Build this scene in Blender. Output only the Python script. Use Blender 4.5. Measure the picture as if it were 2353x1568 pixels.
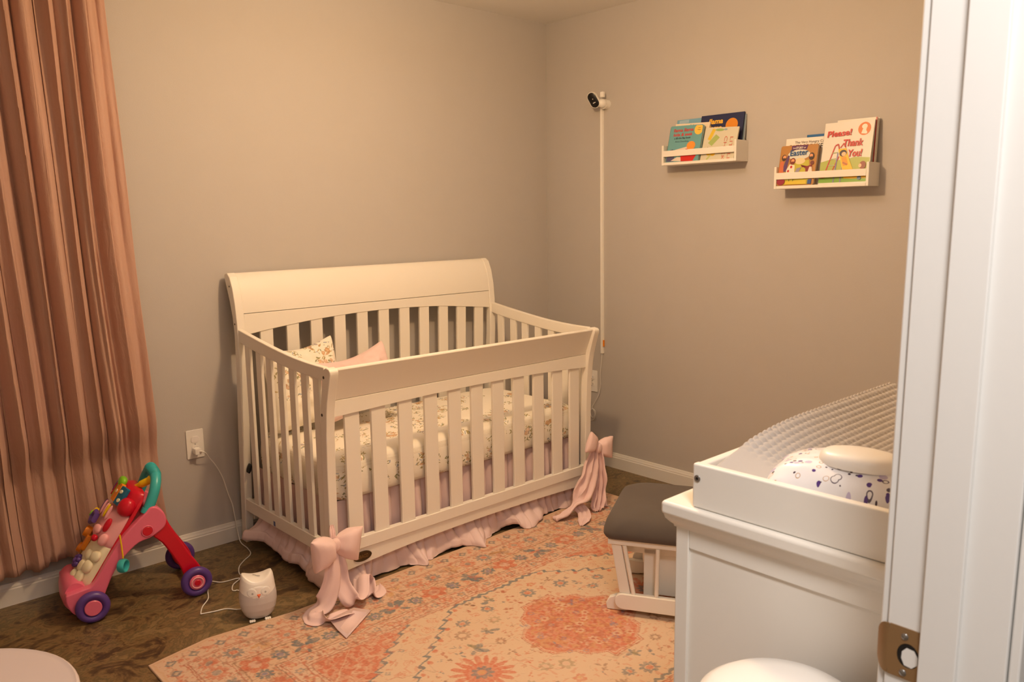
import bpy, math, random
import numpy as np
from mathutils import Vector, Matrix, noise

for o in list(bpy.data.objects): bpy.data.objects.remove(o)
S = bpy.context.scene
COL = S.collection
PI = math.pi

# ------------------------------------------------------------------ camera
YAW, PITCH, ROLL = math.radians(42.753), math.radians(8.791), math.radians(-0.778)
FPX = 1853.06
fw = Vector((math.sin(YAW)*math.cos(PITCH), math.cos(YAW)*math.cos(PITCH), -math.sin(PITCH)))
rt = Vector((math.cos(YAW), -math.sin(YAW), 0)); up = rt.cross(fw)
r2 = rt*math.cos(ROLL)+up*math.sin(ROLL); u2 = -rt*math.sin(ROLL)+up*math.cos(ROLL)
cd = bpy.data.cameras.new('camera'); cam = bpy.data.objects.new('camera', cd); COL.objects.link(cam)
cam.matrix_world = Matrix(((r2.x, u2.x, -fw.x, -3.3462), (r2.y, u2.y, -fw.y, -3.3073), (r2.z, u2.z, -fw.z, 1.3862), (0, 0, 0, 1)))
cd.sensor_fit = 'HORIZONTAL'; cd.sensor_width = 36; cd.lens = FPX/2353*36; cd.clip_start = 0.02
cd.dof.use_dof = True; cd.dof.focus_distance = 3.0; cd.dof.aperture_fstop = 9
S.camera = cam

# ------------------------------------------------------------------ world and lights
W = bpy.data.worlds.new('dusk'); S.world = W; W.use_nodes = True
bg = W.node_tree.nodes['Background']; bg.inputs[0].default_value = (0.62, 0.72, 1.0, 1); bg.inputs[1].default_value = 0.9

def light(name, kind, loc, energy, color, size=0.2, rot=(0, 0, 0), **k):
    l = bpy.data.lights.new(name, kind); l.energy = energy; l.color = color
    if kind == 'AREA':
        l.shape = 'DISK' if 'size_y' not in k else 'RECTANGLE'; l.size = size
    else: l.shadow_soft_size = size
    for a, b in k.items(): setattr(l, a, b)
    o = bpy.data.objects.new(name, l); COL.objects.link(o); o.location = loc; o.rotation_euler = rot
    return o
# warm bulb of the ceiling fixture in the middle of the room
light('ceiling_bulb', 'POINT', (-1.62, -1.47, 2.09), 57, (1.0, 0.635, 0.315), 0.055)
light('added_upward_fill', 'AREA', (-1.62, -1.47, 2.2), 9, (0.86, 0.92, 1.0), 0.35, rot=(math.pi, 0, 0))  # added cool fill, not a real lamp; bounces off the ceiling onto upper walls
# neutral hall ceiling light behind the camera
light('hall_light', 'AREA', (-3.02, -3.46, 2.38), 34, (1.0, 0.96, 0.93), 0.45)

S.view_settings.view_transform = 'Standard'
S.view_settings.look = 'None'
S.view_settings.gamma = 1
S.view_settings.use_curve_mapping = False
S.view_settings.exposure = 0.0

# ------------------------------------------------------------------ material helpers
def lin(c):
    f = lambda x: x/12.92 if x <= 0.04045 else ((x+0.055)/1.055)**2.4
    return tuple(f(x/255) for x in c)
class NT:
    def __init__(s, name):
        s.m = bpy.data.materials.new(name); s.m.use_nodes = True; s.t = s.m.node_tree; s.n = s.t.nodes
        s.b = s.n['Principled BSDF']
    def add(s, typ, ins=None, **props):
        x = s.n.new(typ)
        for k, v in props.items(): setattr(x, k, v)
        for k, v in (ins or {}).items(): s.set(x.inputs[k], v)
        return x
    def set(s, sock, v):
        if isinstance(v, bpy.types.NodeSocket): s.t.links.new(v, sock)
        elif isinstance(v, (tuple, list)) and len(v) == 3 and sock.type == 'RGBA': sock.default_value = (*v, 1)
        else: sock.default_value = v
    def math(s, op, a, b=0.0, c=0.0):
        x = s.add('ShaderNodeMath', {0: a, 1: b, 2: c}, operation=op); return x.outputs[0]
    def mix(s, f, a, b, blend='MIX'):
        x = s.add('ShaderNodeMix', data_type='RGBA', blend_type=blend)
        s.set(x.inputs[0], f); s.set(x.inputs[6], a); s.set(x.inputs[7], b); return x.outputs[2]
    def noise(s, vec, scale, detail=3, rough=0.5, dist=0.0):
        return s.add('ShaderNodeTexNoise', {'Vector': vec, 'Scale': scale, 'Detail': detail, 'Roughness': rough, 'Distortion': dist})
    def vor(s, vec, scale, feature='F1', rnd=1.0):
        return s.add('ShaderNodeTexVoronoi', {'Vector': vec, 'Scale': scale, 'Randomness': rnd}, feature=feature)
    def ramp(s, f, stops, interp='LINEAR'):
        x = s.add('ShaderNodeValToRGB'); x.color_ramp.interpolation = interp; e = x.color_ramp.elements
        while len(e) > 1: e.remove(e[-1])
        e[0].position = stops[0][0]; e[0].color = (*stops[0][1], 1)
        for p, c in stops[1:]:
            y = e.new(p); y.color = (*c, 1)
        s.set(x.inputs[0], f); return x.outputs[0]
    def obj(s): return s.add('ShaderNodeTexCoord').outputs['Object']
    def uv(s): return s.add('ShaderNodeTexCoord').outputs['UV']
    def scale(s, v, sc, off=(0, 0, 0)):
        return s.add('ShaderNodeMapping', {'Vector': v, 'Scale': sc, 'Location': off}).outputs[0]
    def bump(s, h, strength=0.2, dist=0.01):
        x = s.add('ShaderNodeBump', {'Height': h, 'Strength': strength, 'Distance': dist}); s.set(s.b.inputs['Normal'], x.outputs[0])
    def col(s, c): s.set(s.b.inputs['Base Color'], c)
    def p(s, k, v): s.set(s.b.inputs[k], v)

def pm(name, color, rough=0.5, metal=0.0, bump=None, coat=0.0, trans=0.0, var=0.0, sheen=0.0, spec=0.5):
    t = NT(name); c = lin(color)
    if var:
        nz = t.noise(t.obj(), 9.0, 3)
        t.col(t.mix(nz.outputs[0], tuple(x*(1-var) for x in c), tuple(min(1, x*(1+var)) for x in c)))
    else: t.col(c)
    t.p('Roughness', rough); t.p('Metallic', metal); t.p('Coat Weight', coat); t.p('Sheen Weight', sheen)
    t.p('Specular IOR Level', spec)
    if bump:
        nz = t.noise(t.obj(), bump[0], 2); t.bump(nz.outputs[0], bump[1], bump[2] if len(bump) > 2 else 0.002)
    return t.m

MAT = {}
MAT['wall'] = pm('greige_wall_paint', (190, 185, 181), 0.75, bump=(260, 0.25, 0.0015), var=0.02, spec=0.25)
MAT['ceil'] = pm('ceiling_paint', (226, 224, 220), 0.85, bump=(120, 0.25, 0.002), spec=0.2)
MAT['trim'] = pm('white_trim_paint', (226, 224, 220), 0.4, bump=(60, 0.05))
MAT['crib'] = pm('white_crib_lacquer', (238, 233, 223), 0.38, bump=(40, 0.03))
MAT['dresser'] = pm('white_dresser_paint', (236, 232, 224), 0.4, bump=(50, 0.03))
MAT['plastic'] = pm('white_plastic', (238, 236, 232), 0.3)
MAT['matte_white'] = pm('matte_white_plastic', (236, 232, 230), 0.42)
MAT['dark'] = pm('black_plastic', (16, 16, 18), 0.25)
MAT['hole'] = pm('dark_metal_bolt', (70, 66, 62), 0.35, metal=0.8)
MAT['steel'] = pm('bolt_steel', (150, 148, 145), 0.3, metal=0.9)
MAT['brass'] = pm('aged_brass', (152, 120, 82), 0.40, metal=0.5, bump=(200, 0.1))
MAT['pink_cloth'] = pm('blush_pink_cotton', (234, 205, 202), 0.85, bump=(500, 0.15), sheen=0.15, spec=0.15)
MAT['skirt'] = pm('blush_skirt_cotton', (226, 202, 200), 0.85, bump=(500, 0.15), sheen=0.1, spec=0.15)
MAT['suede'] = pm('charcoal_suede', (92, 84, 78), 0.9, bump=(14, 0.08, 0.01), var=0.12, sheen=0.1, spec=0.15)
MAT['bronze'] = pm('bronze_badge', (74, 60, 38), 0.35, metal=0.6)
MAT['bronze_l'] = pm('bronze_badge_relief', (120, 98, 60), 0.35, metal=0.6)
MAT['pink'] = pm('pink_toy_plastic', (232, 112, 142), 0.32)
MAT['pink_l'] = pm('light_pink_toy_plastic', (244, 176, 182), 0.35)
MAT['red'] = pm('red_toy_plastic', (206, 14, 44), 0.3)
MAT['purple'] = pm('purple_toy_plastic', (92, 62, 140), 0.35)
MAT['teal'] = pm('teal_toy_plastic', (58, 178, 182), 0.32)
MAT['yellow'] = pm('yellow_toy_plastic', (240, 200, 20), 0.35)
MAT['orange'] = pm('orange_toy_plastic', (238, 140, 30), 0.35)
MAT['green'] = pm('green_toy_plastic', (130, 200, 40), 0.35)
MAT['cream'] = pm('cream_toy_plastic', (240, 232, 200), 0.4)
MAT['blue'] = pm('blue_toy_plastic', (20, 110, 150), 0.35)
MAT['paper'] = pm('book_paper', (226, 220, 208), 0.7)
MAT['table'] = pm('blush_grey_laminate', (205, 190, 186), 0.5)
MAT['blind'] = pm('window_blind_slats', (200, 200, 200), 0.6)
MAT['wood_peg'] = pm('natural_wood', (176, 110, 60), 0.5)
MAT['grey_pl'] = pm('grey_plastic', (170, 168, 166), 0.4)

# curtain cloth: thin, lets some window light through
t = NT('terracotta_curtain_cloth')
nz = t.noise(t.scale(t.obj(), (90, 90, 2)), 1.0, 4)
t.col(t.mix(nz.outputs[0], lin((208, 170, 152)), lin((220, 184, 165)))); t.p('Roughness', 0.8); t.p('Sheen Weight', 0.1); t.p('Specular IOR Level', 0.2)
nb = t.noise(t.scale(t.obj(), (14, 14, 5)), 2.2, 5, 0.6, 0.6); t.bump(nb.outputs[0], 0.45, 0.012)
tr = t.add('ShaderNodeBsdfTranslucent', {'Color': lin((214, 150, 150))})
mx = t.add('ShaderNodeMixShader', {0: 0.25, 1: t.b.outputs[0], 2: tr.outputs[0]})
t.t.links.new(mx.outputs[0], t.n['Material Output'].inputs[0]); MAT['curtain'] = t.m

# glass
t = NT('window_glass'); t.p('Transmission Weight', 1.0); t.p('Roughness', 0.0); t.p('IOR', 1.05); t.col((1, 1, 1)); MAT['glass'] = t.m

# stained concrete floor
t = NT('stained_concrete_floor'); o = t.obj()
w1 = t.noise(t.scale(o, (1.0, 1.9, 1), (3, 1, 0)), 3.0, 6, 0.62, 1.6)
w2 = t.noise(o, 11.0, 5, 0.6, 2.2)
w3 = t.noise(o, 45.0, 3, 0.6, 0.5)
m = t.math('ADD', t.math('MULTIPLY', w1.outputs[0], 0.62), t.math('MULTIPLY', w2.outputs[0], 0.38))
c = t.ramp(m, [(0.36, lin((48, 36, 26))), (0.44, lin((96, 74, 48))), (0.49, lin((142, 116, 76))), (0.53, lin((104, 90, 60))), (0.58, lin((154, 128, 86))), (0.66, lin((124, 106, 76)))])
t.col(t.mix(t.math('MULTIPLY', w3.outputs[0], 0.45), c, lin((66, 52, 36)))); t.p('Roughness', 0.42); t.bump(w2.outputs[0], 0.04, 0.003); MAT['floor'] = t.m

# floral cotton print (UV in metres)
def floral(name, k=1.0):
    t = NT(name); uv = t.scale(t.uv(), (k, k, k))
    wob = t.noise(uv, 26.0, 3)
    vv = t.add('ShaderNodeVectorMath', {0: uv, 1: t.scale(wob.outputs[1], (0.016, 0.016, 0))}, operation='ADD').outputs[0]
    clu = t.vor(vv, 10.4, rnd=0.8); d = clu.outputs['Distance']; cr = t.add('ShaderNodeSeparateColor', {0: clu.outputs['Color']})
    c = lin((240, 233, 219))
    fine = t.noise(vv, 120.0, 2)
    for ang, off, keep in ((0.5, 0.0, 0.22), (-0.7, 3.0, 0.28), (1.45, 7.0, 0.30), (2.3, 5.0, 0.35)):      # thin leaves in three directions
        mp = t.add('ShaderNodeMapping', {'Vector': vv, 'Rotation': (0, 0, ang), 'Location': (off, off, 0)}).outputs[0]
        lv = t.vor(t.scale(mp, (1, 3.2, 1)), 32.0); lr = t.add('ShaderNodeSeparateColor', {0: lv.outputs['Color']})
        on = t.math('MULTIPLY', t.math('MULTIPLY', t.math('LESS_THAN', lv.outputs['Distance'], 0.30), t.math('GREATER_THAN', lr.outputs[0], keep)), t.math('LESS_THAN', d, 0.50))
        lc = t.ramp(lr.outputs[1], [(0.0, lin((146, 136, 76))), (0.35, lin((116, 118, 72))), (0.6, lin((150, 160, 176))), (0.75, lin((186, 158, 92)))], 'CONSTANT')
        c = t.mix(t.math('MULTIPLY', on, 0.8), c, lc)
    pv = t.vor(vv, 42.0, rnd=0.9); pr = t.add('ShaderNodeSeparateColor', {0: pv.outputs['Color']})
    pz = t.math('MULTIPLY', t.math('MULTIPLY', t.math('LESS_THAN', d, 0.36), t.math('LESS_THAN', pv.outputs['Distance'], 0.55)), t.math('GREATER_THAN', pr.outputs[2], 0.16))
    tone = t.math('ADD', t.math('MULTIPLY', pr.outputs[0], 0.40), t.math('MULTIPLY', cr.outputs[0], 0.60))
    pc = t.ramp(tone, [(0.0, lin((214, 164, 112))), (0.28, lin((226, 186, 154))), (0.45, lin((204, 152, 96))), (0.60, lin((232, 200, 176))), (0.72, lin((150, 162, 192))), (0.82, lin((216, 168, 120)))], 'CONSTANT')
    pc = t.mix(t.math('MULTIPLY', t.math('GREATER_THAN', pv.outputs['Distance'], 0.33), 0.45), pc, lin((168, 122, 76)))
    c = t.mix(t.math('MULTIPLY', pz, t.math('ADD', 0.45, t.math('MULTIPLY', fine.outputs[0], 0.6))), c, pc)
    t.col(c); t.p('Roughness', 0.85); t.p('Specular IOR Level', 0.15)
    t.bump(t.noise(t.uv(), 14.0, 3).outputs[0], 0.25, 0.01); return t.m
MAT['floral'] = floral('floral_sheet_print'); MAT['floral_p'] = floral('floral_pillow_print', 0.95)

# wipes pack: scattered purple dots and rings
t = NT('dotted_wipes_film'); uv = t.uv(); c = lin((238, 236, 238))
for sc, lo, hi, colr, keep, w in ((34, 0.24, 0.285, (90, 80, 96), 0.35, 0), (60, 0.0, 0.29, (84, 56, 130), 0.62, 0), (46, 0.0, 0.34, (196, 186, 214), 0.72, 3), (90, 0.0, 0.24, (60, 40, 60), 0.66, 5), (52, 0.26, 0.31, (190, 150, 110), 0.5, 9)):
    v = t.vor(t.scale(uv, (1, 1.25, 1), (w, w*2, 0)), sc, rnd=0.9); r = t.add('ShaderNodeSeparateColor', {0: v.outputs['Color']})
    msk = t.math('MULTIPLY', t.math('MULTIPLY', t.math('GREATER_THAN', v.outputs['Distance'], lo-0.001), t.math('LESS_THAN', v.outputs['Distance'], hi)), t.math('GREATER_THAN', r.outputs[0], keep))
    c = t.mix(msk, c, lin(colr))
t.col(c); t.p('Roughness', 0.3); t.bump(t.noise(uv, 30.0, 2).outputs[0], 0.2, 0.005); MAT['wipes'] = t.m

# minky cover
t = NT('grey_minky_cover'); t.col(lin((182, 176, 172))); t.p('Roughness', 0.9); t.p('Sheen Weight', 0.3); t.p('Specular IOR Level', 0.15)
t.bump(t.noise(t.obj(), 400.0, 2).outputs[0], 0.2, 0.002); MAT['minky'] = t.m

# rug: colour comes from the woven pattern attribute
t = NT('woven_rug'); a = t.add('ShaderNodeAttribute', attribute_name='pattern')
n1 = t.noise(t.obj(), 110.0, 3, 0.7); n2 = t.noise(t.obj(), 8.0, 4, 0.6)
c = t.mix(t.math('MULTIPLY', t.math('SUBTRACT', n1.outputs[0], 0.40), 0.45), a.outputs['Color'], lin((206, 166, 134)))
c = t.mix(t.math('MULTIPLY', n2.outputs[0], 0.08), c, lin((222, 196, 170)))
t.col(c); t.p('Roughness', 0.9); t.p('Specular IOR Level', 0.1); t.bump(n1.outputs[0], 0.2, 0.003); MAT['rug'] = t.m

# ------------------------------------------------------------------ mesh helpers
class M:
    def __init__(s): s.v = []; s.f = []; s.mi = []; s.cur = 0; s.uv = None
    def add(s, vs, fs):
        b = len(s.v); s.v += [tuple(x) for x in vs]; s.f += [tuple(b+i for i in f) for f in fs]; s.mi += [s.cur]*len(fs); return s
    def box(s, a, b):
        x0, x1 = sorted((a[0], b[0])); y0, y1 = sorted((a[1], b[1])); z0, z1 = sorted((a[2], b[2]))
        return s.add([(x0, y0, z0), (x1, y0, z0), (x1, y1, z0), (x0, y1, z0), (x0, y0, z1), (x1, y0, z1), (x1, y1, z1), (x0, y1, z1)],
                     [(0, 3, 2, 1), (4, 5, 6, 7), (0, 1, 5, 4), (1, 2, 6, 5), (2, 3, 7, 6), (3, 0, 4, 7)])
    def prism(s, poly, fn, d0, d1):          # fn(a, b, d) -> xyz
        n = len(poly); vs = [fn(a, b, d0) for a, b in poly]+[fn(a, b, d1) for a, b in poly]
        fs = [tuple(range(n))[::-1], tuple(range(n, 2*n))]+[(i, (i+1) % n, n+(i+1) % n, n+i) for i in range(n)]
        return s.add(vs, fs)
    def loft(s, secs, closed=True, cap=True):
        n = len(secs[0]); vs = [p for q in secs for p in q]; fs = []
        for i in range(len(secs)-1):
            for j in range(n if closed else n-1):
                k = (j+1) % n; fs.append((i*n+j, i*n+k, (i+1)*n+k, (i+1)*n+j))
        if cap and closed: fs += [tuple(range(n))[::-1], tuple(range((len(secs)-1)*n, len(secs)*n))]
        return s.add(vs, fs)
    def grid(s, fn, nu, nv):
        vs = [fn(i/nu, j/nv) for i in range(nu+1) for j in range(nv+1)]
        return s.add(vs, [(i*(nv+1)+j, (i+1)*(nv+1)+j, (i+1)*(nv+1)+j+1, i*(nv+1)+j+1) for i in range(nu) for j in range(nv)])
    def tube(s, pts, r, n=10, cap=True):
        pts = [Vector(p) for p in pts]; secs = []; N = None
        for i, p in enumerate(pts):
            T = (pts[min(i+1, len(pts)-1)]-pts[max(i-1, 0)]).normalized()
            if N is None: N = T.orthogonal().normalized()
            N = (N-T*N.dot(T)).normalized(); B = T.cross(N); rr = r[i] if isinstance(r, (list, tuple)) else r
            secs.append([p+N*rr*math.cos(2*PI*k/n)+B*rr*math.sin(2*PI*k/n) for k in range(n)])
        return s.loft(secs, True, cap)
    def cyl(s, a, b, r, n=24, r1=None): return s.tube([a, b], [r, r if r1 is None else r1], n)
    def disc(s, c, axis, r, h, n=32, edge=0.25):   # bevelled puck from c along axis
        c = Vector(c); A = Vector(axis).normalized(); e = edge*min(h, r)
        return s.tube([c, c+A*1e-5, c+A*e, c+A*(h-e), c+A*h], [r-e, r-e, r, r, r-e], n)
    def ell(s, c, r, nu=20, nv=12, p=1.0):
        c = Vector(c)
        def sg(x): return math.copysign(abs(x)**p, x)
        secs = []
        for i in range(nv+1):
            th = -PI/2+PI*i/nv; th = max(-PI/2+1e-3, min(PI/2-1e-3, th))
            secs.append([c+Vector((r[0]*sg(math.cos(th))*sg(math.cos(2*PI*j/nu)), r[1]*sg(math.cos(th))*sg(math.sin(2*PI*j/nu)), r[2]*sg(math.sin(th)))) for j in range(nu)])
        return s.loft(secs)
    def torus(s, c, axis, R, r, n=32, m=12, flat=1.0):
        c = Vector(c); A = Vector(axis).normalized(); X = A.orthogonal().normalized(); Y = A.cross(X); b = len(s.v)
        vs = []; fs = []
        for i in range(n):
            a = 2*PI*i/n; D = X*math.cos(a)+Y*math.sin(a)
            for j in range(m):
                q = 2*PI*j/m; vs.append(c+D*(R+r*math.cos(q))+A*(r*flat*math.sin(q)))
        for i in range(n):
            for j in range(m): fs.append((i*m+j, ((i+1) % n)*m+j, ((i+1) % n)*m+(j+1) % m, i*m+(j+1) % m))
        return s.add(vs, fs)

def spline(pts, n=8):
    P = [Vector(p) for p in pts]; out = []
    for i in range(len(P)-1):
        a, b, c, d = P[max(i-1, 0)], P[i], P[i+1], P[min(i+2, len(P)-1)]
        for k in range(n):
            t = k/n; out.append(0.5*((2*b)+(c-a)*t+(2*a-5*b+4*c-d)*t*t+(3*b-a-3*c+d)*t**3))
    out.append(P[-1]); return out
def interp(x, xs, ys): return float(np.interp(x, xs, ys))

def tag(o, label=None, cat=None, group=None, kind=None):
    if label: o['label'] = label
    if cat: o['category'] = cat
    if group: o['group'] = group
    if kind: o['kind'] = kind
    return o
WM = {}
def empty(name, loc, label=None, cat=None, group=None, kind=None, rot=None):
    o = bpy.data.objects.new(name, None); COL.objects.link(o)
    Mx = Matrix.Translation(loc) @ (rot if rot is not None else Matrix.Identity(4))
    o.matrix_basis = Mx; o.empty_display_size = 0.05; WM[o.name] = Mx
    return tag(o, label, cat, group, kind)
def obj(name, m, mats, parent=None, local=False, smooth=True, ang=35, bevel=0, seg=2, sub=0, solid=0, label=None, uvs=None, kind=None, cat=None, group=None):
    me = bpy.data.meshes.new(name); me.from_pydata(m.v, [], m.f)
    if not isinstance(mats, (list, tuple)): mats = [mats]
    for x in mats: me.materials.append(MAT[x] if isinstance(x, str) else x)
    if len(mats) > 1: me.polygons.foreach_set('material_index', m.mi)
    if parent is not None:
        pw = WM[parent.name]
        if not local: me.transform(pw.inverted())
    if uvs:
        L = me.uv_layers.new(name='uv')
        for lp in me.loops: L.data[lp.index].uv = uvs[lp.vertex_index]
    me.validate(); me.update()
    if smooth:
        me.polygons.foreach_set('use_smooth', [True]*len(me.polygons))
        try: me.set_sharp_from_angle(angle=math.radians(ang))
        except Exception: pass
    o = bpy.data.objects.new(name, me); COL.objects.link(o)
    if parent is not None: o.parent = parent; WM[o.name] = WM[parent.name]
    else: WM[o.name] = Matrix.Identity(4)
    if solid:
        d = o.modifiers.new('thick', 'SOLIDIFY'); d.thickness = solid; d.offset = 0
    if bevel:
        b = o.modifiers.new('bevel', 'BEVEL'); b.width = bevel; b.segments = seg; b.limit_method = 'ANGLE'; b.angle_limit = math.radians(40); b.harden_normals = True
    if sub:
        d = o.modifiers.new('sub', 'SUBSURF'); d.levels = sub; d.render_levels = sub
    return tag(o, label, cat, group, kind)
def struct(name, m, mat, **k): return obj(name, m, mat, kind='structure', **k)

def rrect(x0, y0, x1, y1, r, n=5):
    out = []
    for cx, cy, a in ((x1-r, y1-r, 0), (x0+r, y1-r, 90), (x0+r, y0+r, 180), (x1-r, y0+r, 270)):
        for k in range(n+1):
            t_ = math.radians(a+90*k/n); out.append((cx+r*math.cos(t_), cy+r*math.sin(t_)))
    return out
def rbox(m, a, b, r, ax=2, n=4, top=True):     # rounded box by stacked rounded rectangles
    x0, x1 = sorted((a[0], b[0])); y0, y1 = sorted((a[1], b[1])); z0, z1 = sorted((a[2], b[2])); secs = []
    for k in range(n+1):
        t_ = PI/2*k/n; ins = r*(1-math.sin(t_)); z = z0+r*(1-math.cos(t_)); secs.append((z, ins))
    for k in range(n+1):
        t_ = PI/2*(1-k/n); ins = r*(1-math.sin(t_)); z = z1-r*(1-math.cos(t_)); secs.append((z, ins))
    m.loft([[(x, y, z) for x, y in rrect(x0+i, y0+i, x1-i, y1-i, max(r-i*0.9, 0.001)*1.5 if r*1.5 < min(x1-x0, y1-y0)/2 else r)] for z, i in secs])
    return m

# text as flat lettering with a little thickness, in a local (u right, v up) frame
def text_mesh(txt, size, width=None, bold=0.0, shear=0.0, font_space=1.0, depth=0.0004):
    c = bpy.data.curves.new('t', 'FONT'); c.body = txt; c.size = size; c.offset = bold; c.shear = shear; c.space_character = font_space
    c.extrude = depth; c.resolution_u = 3
    o = bpy.data.objects.new('t', c); COL.objects.link(o); bpy.context.view_layer.update()
    dg = bpy.context.evaluated_depsgraph_get(); me = bpy.data.meshes.new_from_object(o.evaluated_get(dg))
    v = [tuple(x.co) for x in me.vertices]; f = [tuple(p.vertices) for p in me.polygons]
    bpy.data.objects.remove(o); bpy.data.curves.remove(c); bpy.data.meshes.remove(me)
    x0 = min(p[0] for p in v); x1 = max(p[0] for p in v)
    k = width/(x1-x0) if width else 1.0
    return [((p[0]-x0)*k, p[1], p[2]) for p in v], f

# ================================================================== THE ROOM
H = 2.44
m = M().box((-4.7, -4.6, -0.06), (0.12, 0.12, 0)); struct('floor', m, 'floor', smooth=False)
m = M().box((-4.7, -4.6, H), (0.12, 0.12, H+0.06)); struct('ceiling', m, 'ceil', smooth=False)
wx0, wx1, wz0, wz1 = -3.28, -2.46, 0.60, 2.06
m = M().box((-3.67, 0, 0), (wx0, 0.12, H)).box((wx1, 0, 0), (0.12, 0.12, H)).box((wx0, 0, 0), (wx1, 0.12, wz0)).box((wx0, 0, wz1), (wx1, 0.12, H))
struct('wall_back', m, 'wall', smooth=False)
struct('wall_right', M().box((0, -3.05, 0), (0.12, 0, H)), 'wall', smooth=False)
struct('wall_left', M().box((-3.67, -2.935, 0), (-3.55, 0, H)), 'wall', smooth=False)
m = M().box((-2.33, -3.05, 0), (0, -2.935, H)).box((-3.55, -3.05, 2.07), (-2.33, -2.935, H)).box((-4.7, -3.05, 0), (-3.57, -2.935, H))
struct('wall_front', m, 'wall', smooth=False)
m = M().box((-4.7, -4.6, 0), (0.12, -4.5, H)).box((-4.82, -4.6, 0), (-4.7, -2.9, H)).box((-0.9, -4.5, 0), (-0.8, -3.05, H))
struct('wall_hall', m, 'wall', smooth=False)
BP = [(0, 0), (0.014, 0), (0.014, 0.060), (0.0115, 0.064), (0.0115, 0.069), (0.0085, 0.075), (0.006, 0.083), (0, 0.084)]
struct('baseboard_back', M().prism(BP, lambda a, b, d: (d, -a, b), -3.55, 0), 'trim', smooth=False)
struct('baseboard_right', M().prism(BP, lambda a, b, d: (-a, d, b), -2.935, -0.014), 'trim', smooth=False)
struct('baseboard_left', M().prism(BP, lambda a, b, d: (-3.55+a, d, b), -2.935, -0.014), 'trim', smooth=False)

# window behind the curtain, blind pulled most of the way down
w = empty('window_1', (-2.87, 0, wz0), kind='structure')
m = M()
for a, b in (((wx0, 0.02, wz0), (wx0+0.05, 0.11, wz1)), ((wx1-0.05, 0.02, wz0), (wx1, 0.11, wz1)), ((wx0, 0.02, wz0), (wx1, 0.11, wz0+0.05)), ((wx0, 0.02, wz1-0.05), (wx1, 0.11, wz1)), ((wx0+0.05, 0.03, 1.32), (wx1-0.05, 0.08, 1.36))): m.box(a, b)
obj('window_frame', m, 'trim', w, smooth=False, bevel=0.003)
obj('pane', M().box((wx0+0.05, 0.055, wz0+0.05), (wx1-0.05, 0.059, wz1-0.05)), 'glass', w, smooth=False)
m = M()
for k in range(46): m.prism([(0.0, 0), (0.024, 0.010), (0.024, 0.0115), (0.0, 0.0015)], lambda a, b, d, z=1.02+k*0.0215: (d, 0.024-a*0.9, z+b), wx0+0.055, wx1-0.055)
obj('blind', m, 'blind', w, smooth=False)
obj('window_sill', M().box((wx0-0.03, -0.03, wz0-0.02), (wx1+0.03, 0.03, wz0)), 'trim', w, smooth=False, bevel=0.003)

# ---- doorway the camera looks through
d = empty('door_1', (-2.35, -2.99, 0), kind='structure')
TL = 0.019     # this jamb is a little out of plumb
def jb(y0, y1, x0, x1, m=None):
    m = m or M(); vs = []
    for z in (0.0, 2.07):
        o_ = TL*(1.17-z)/1.17*0.5
        vs += [(x0, y0+o_, z), (x1, y0+o_, z), (x1, y1+o_, z), (x0, y1+o_, z)]
    return m.add(vs, [(0, 3, 2, 1), (4, 5, 6, 7), (0, 1, 5, 4), (1, 2, 6, 5), (2, 3, 7, 6), (3, 0, 4, 7)])
obj('jamb', jb(-3.062, -2.9275, -2.35, -2.331), 'trim', d, smooth=False, bevel=0.002)
obj('casing', jb(-2.9265, -2.917, -2.346, -2.285), 'trim', d, smooth=False, bevel=0.003)
obj('casing', jb(-3.075, -3.063, -2.346, -2.28), 'trim', d, smooth=False, bevel=0.003)
obj('door_stop', jb(-3.012, -2.9695, -2.3585, -2.3495), 'trim', d, smooth=False, bevel=0.002)
m = M().box((-3.55, -3.06, 2.05), (-2.33, -2.93, 2.07)).box((-3.57, -3.06, 0), (-3.55, -2.93, 2.07))
obj('jamb', m, 'trim', d, smooth=False)
# strike plate with curved lip
def SP(y, z): return (-2.3515, y, z)
zc = 0.8375; outer = []
def plate_pt(u, v): return (-2.3515, u, v)
m = M(); hole = [(-2.953+0.0135*math.cos(a_), zc-0.002+0.0165*math.sin(a_)) for a_ in [2*PI*k/24 for k in range(24)]]
oc = []
for k in range(24):
    a_ = 2*PI*k/24; dx, dz = math.cos(a_), math.sin(a_)
    sc = min(0.0195/max(abs(dx), 1e-6) if dx < 0 else 0.0215/max(abs(dx), 1e-6), 0.0345/max(abs(dz), 1e-6)); oc.append((-2.949+dx*sc*0.985, zc+dz*sc*0.985))
vs = []; 
for x in (-2.3522, -2.3505): vs += [(x, a_, b_) for a_, b_ in oc]+[(x, a_, b_) for a_, b_ in hole]
fs = []
for k in range(24):
    j = (k+1) % 24; fs += [(k, j, 24+j, 24+k), (48+k, 72+k, 72+j, 48+j), (24+k, 24+j, 72+j, 72+k), (k, 48+k, 48+j, j)]
m.add(vs, fs)
secs = []
for k in range(9):
    q = k/8; y = -2.9285+0.017*q; x = -2.3522+0.010*q*q; hh = 0.0335*math.sqrt(max(0.0, 1-(q*0.86)**2.4)); secs.append([(x, y, zc+hh), (x+0.0014, y, zc+hh), (x+0.0014, y, zc-hh), (x, y, zc-hh)])
m.loft(secs)
sp = obj('strike_plate', m, 'brass', d, label='worn brass strike plate with curved lip')
for zz in (0.0225, -0.026):
    q = M(); q.ell((-2.3525, -2.948, zc+zz), (0.0016, 0.0045, 0.0045), 14, 8); obj('screw', q, 'steel', sp)
obj('latch_hole', M().disc((-2.3495, -2.953, zc-.002), (-1, 0, 0), .0155, .0022, 28), 'dark', sp)
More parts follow.
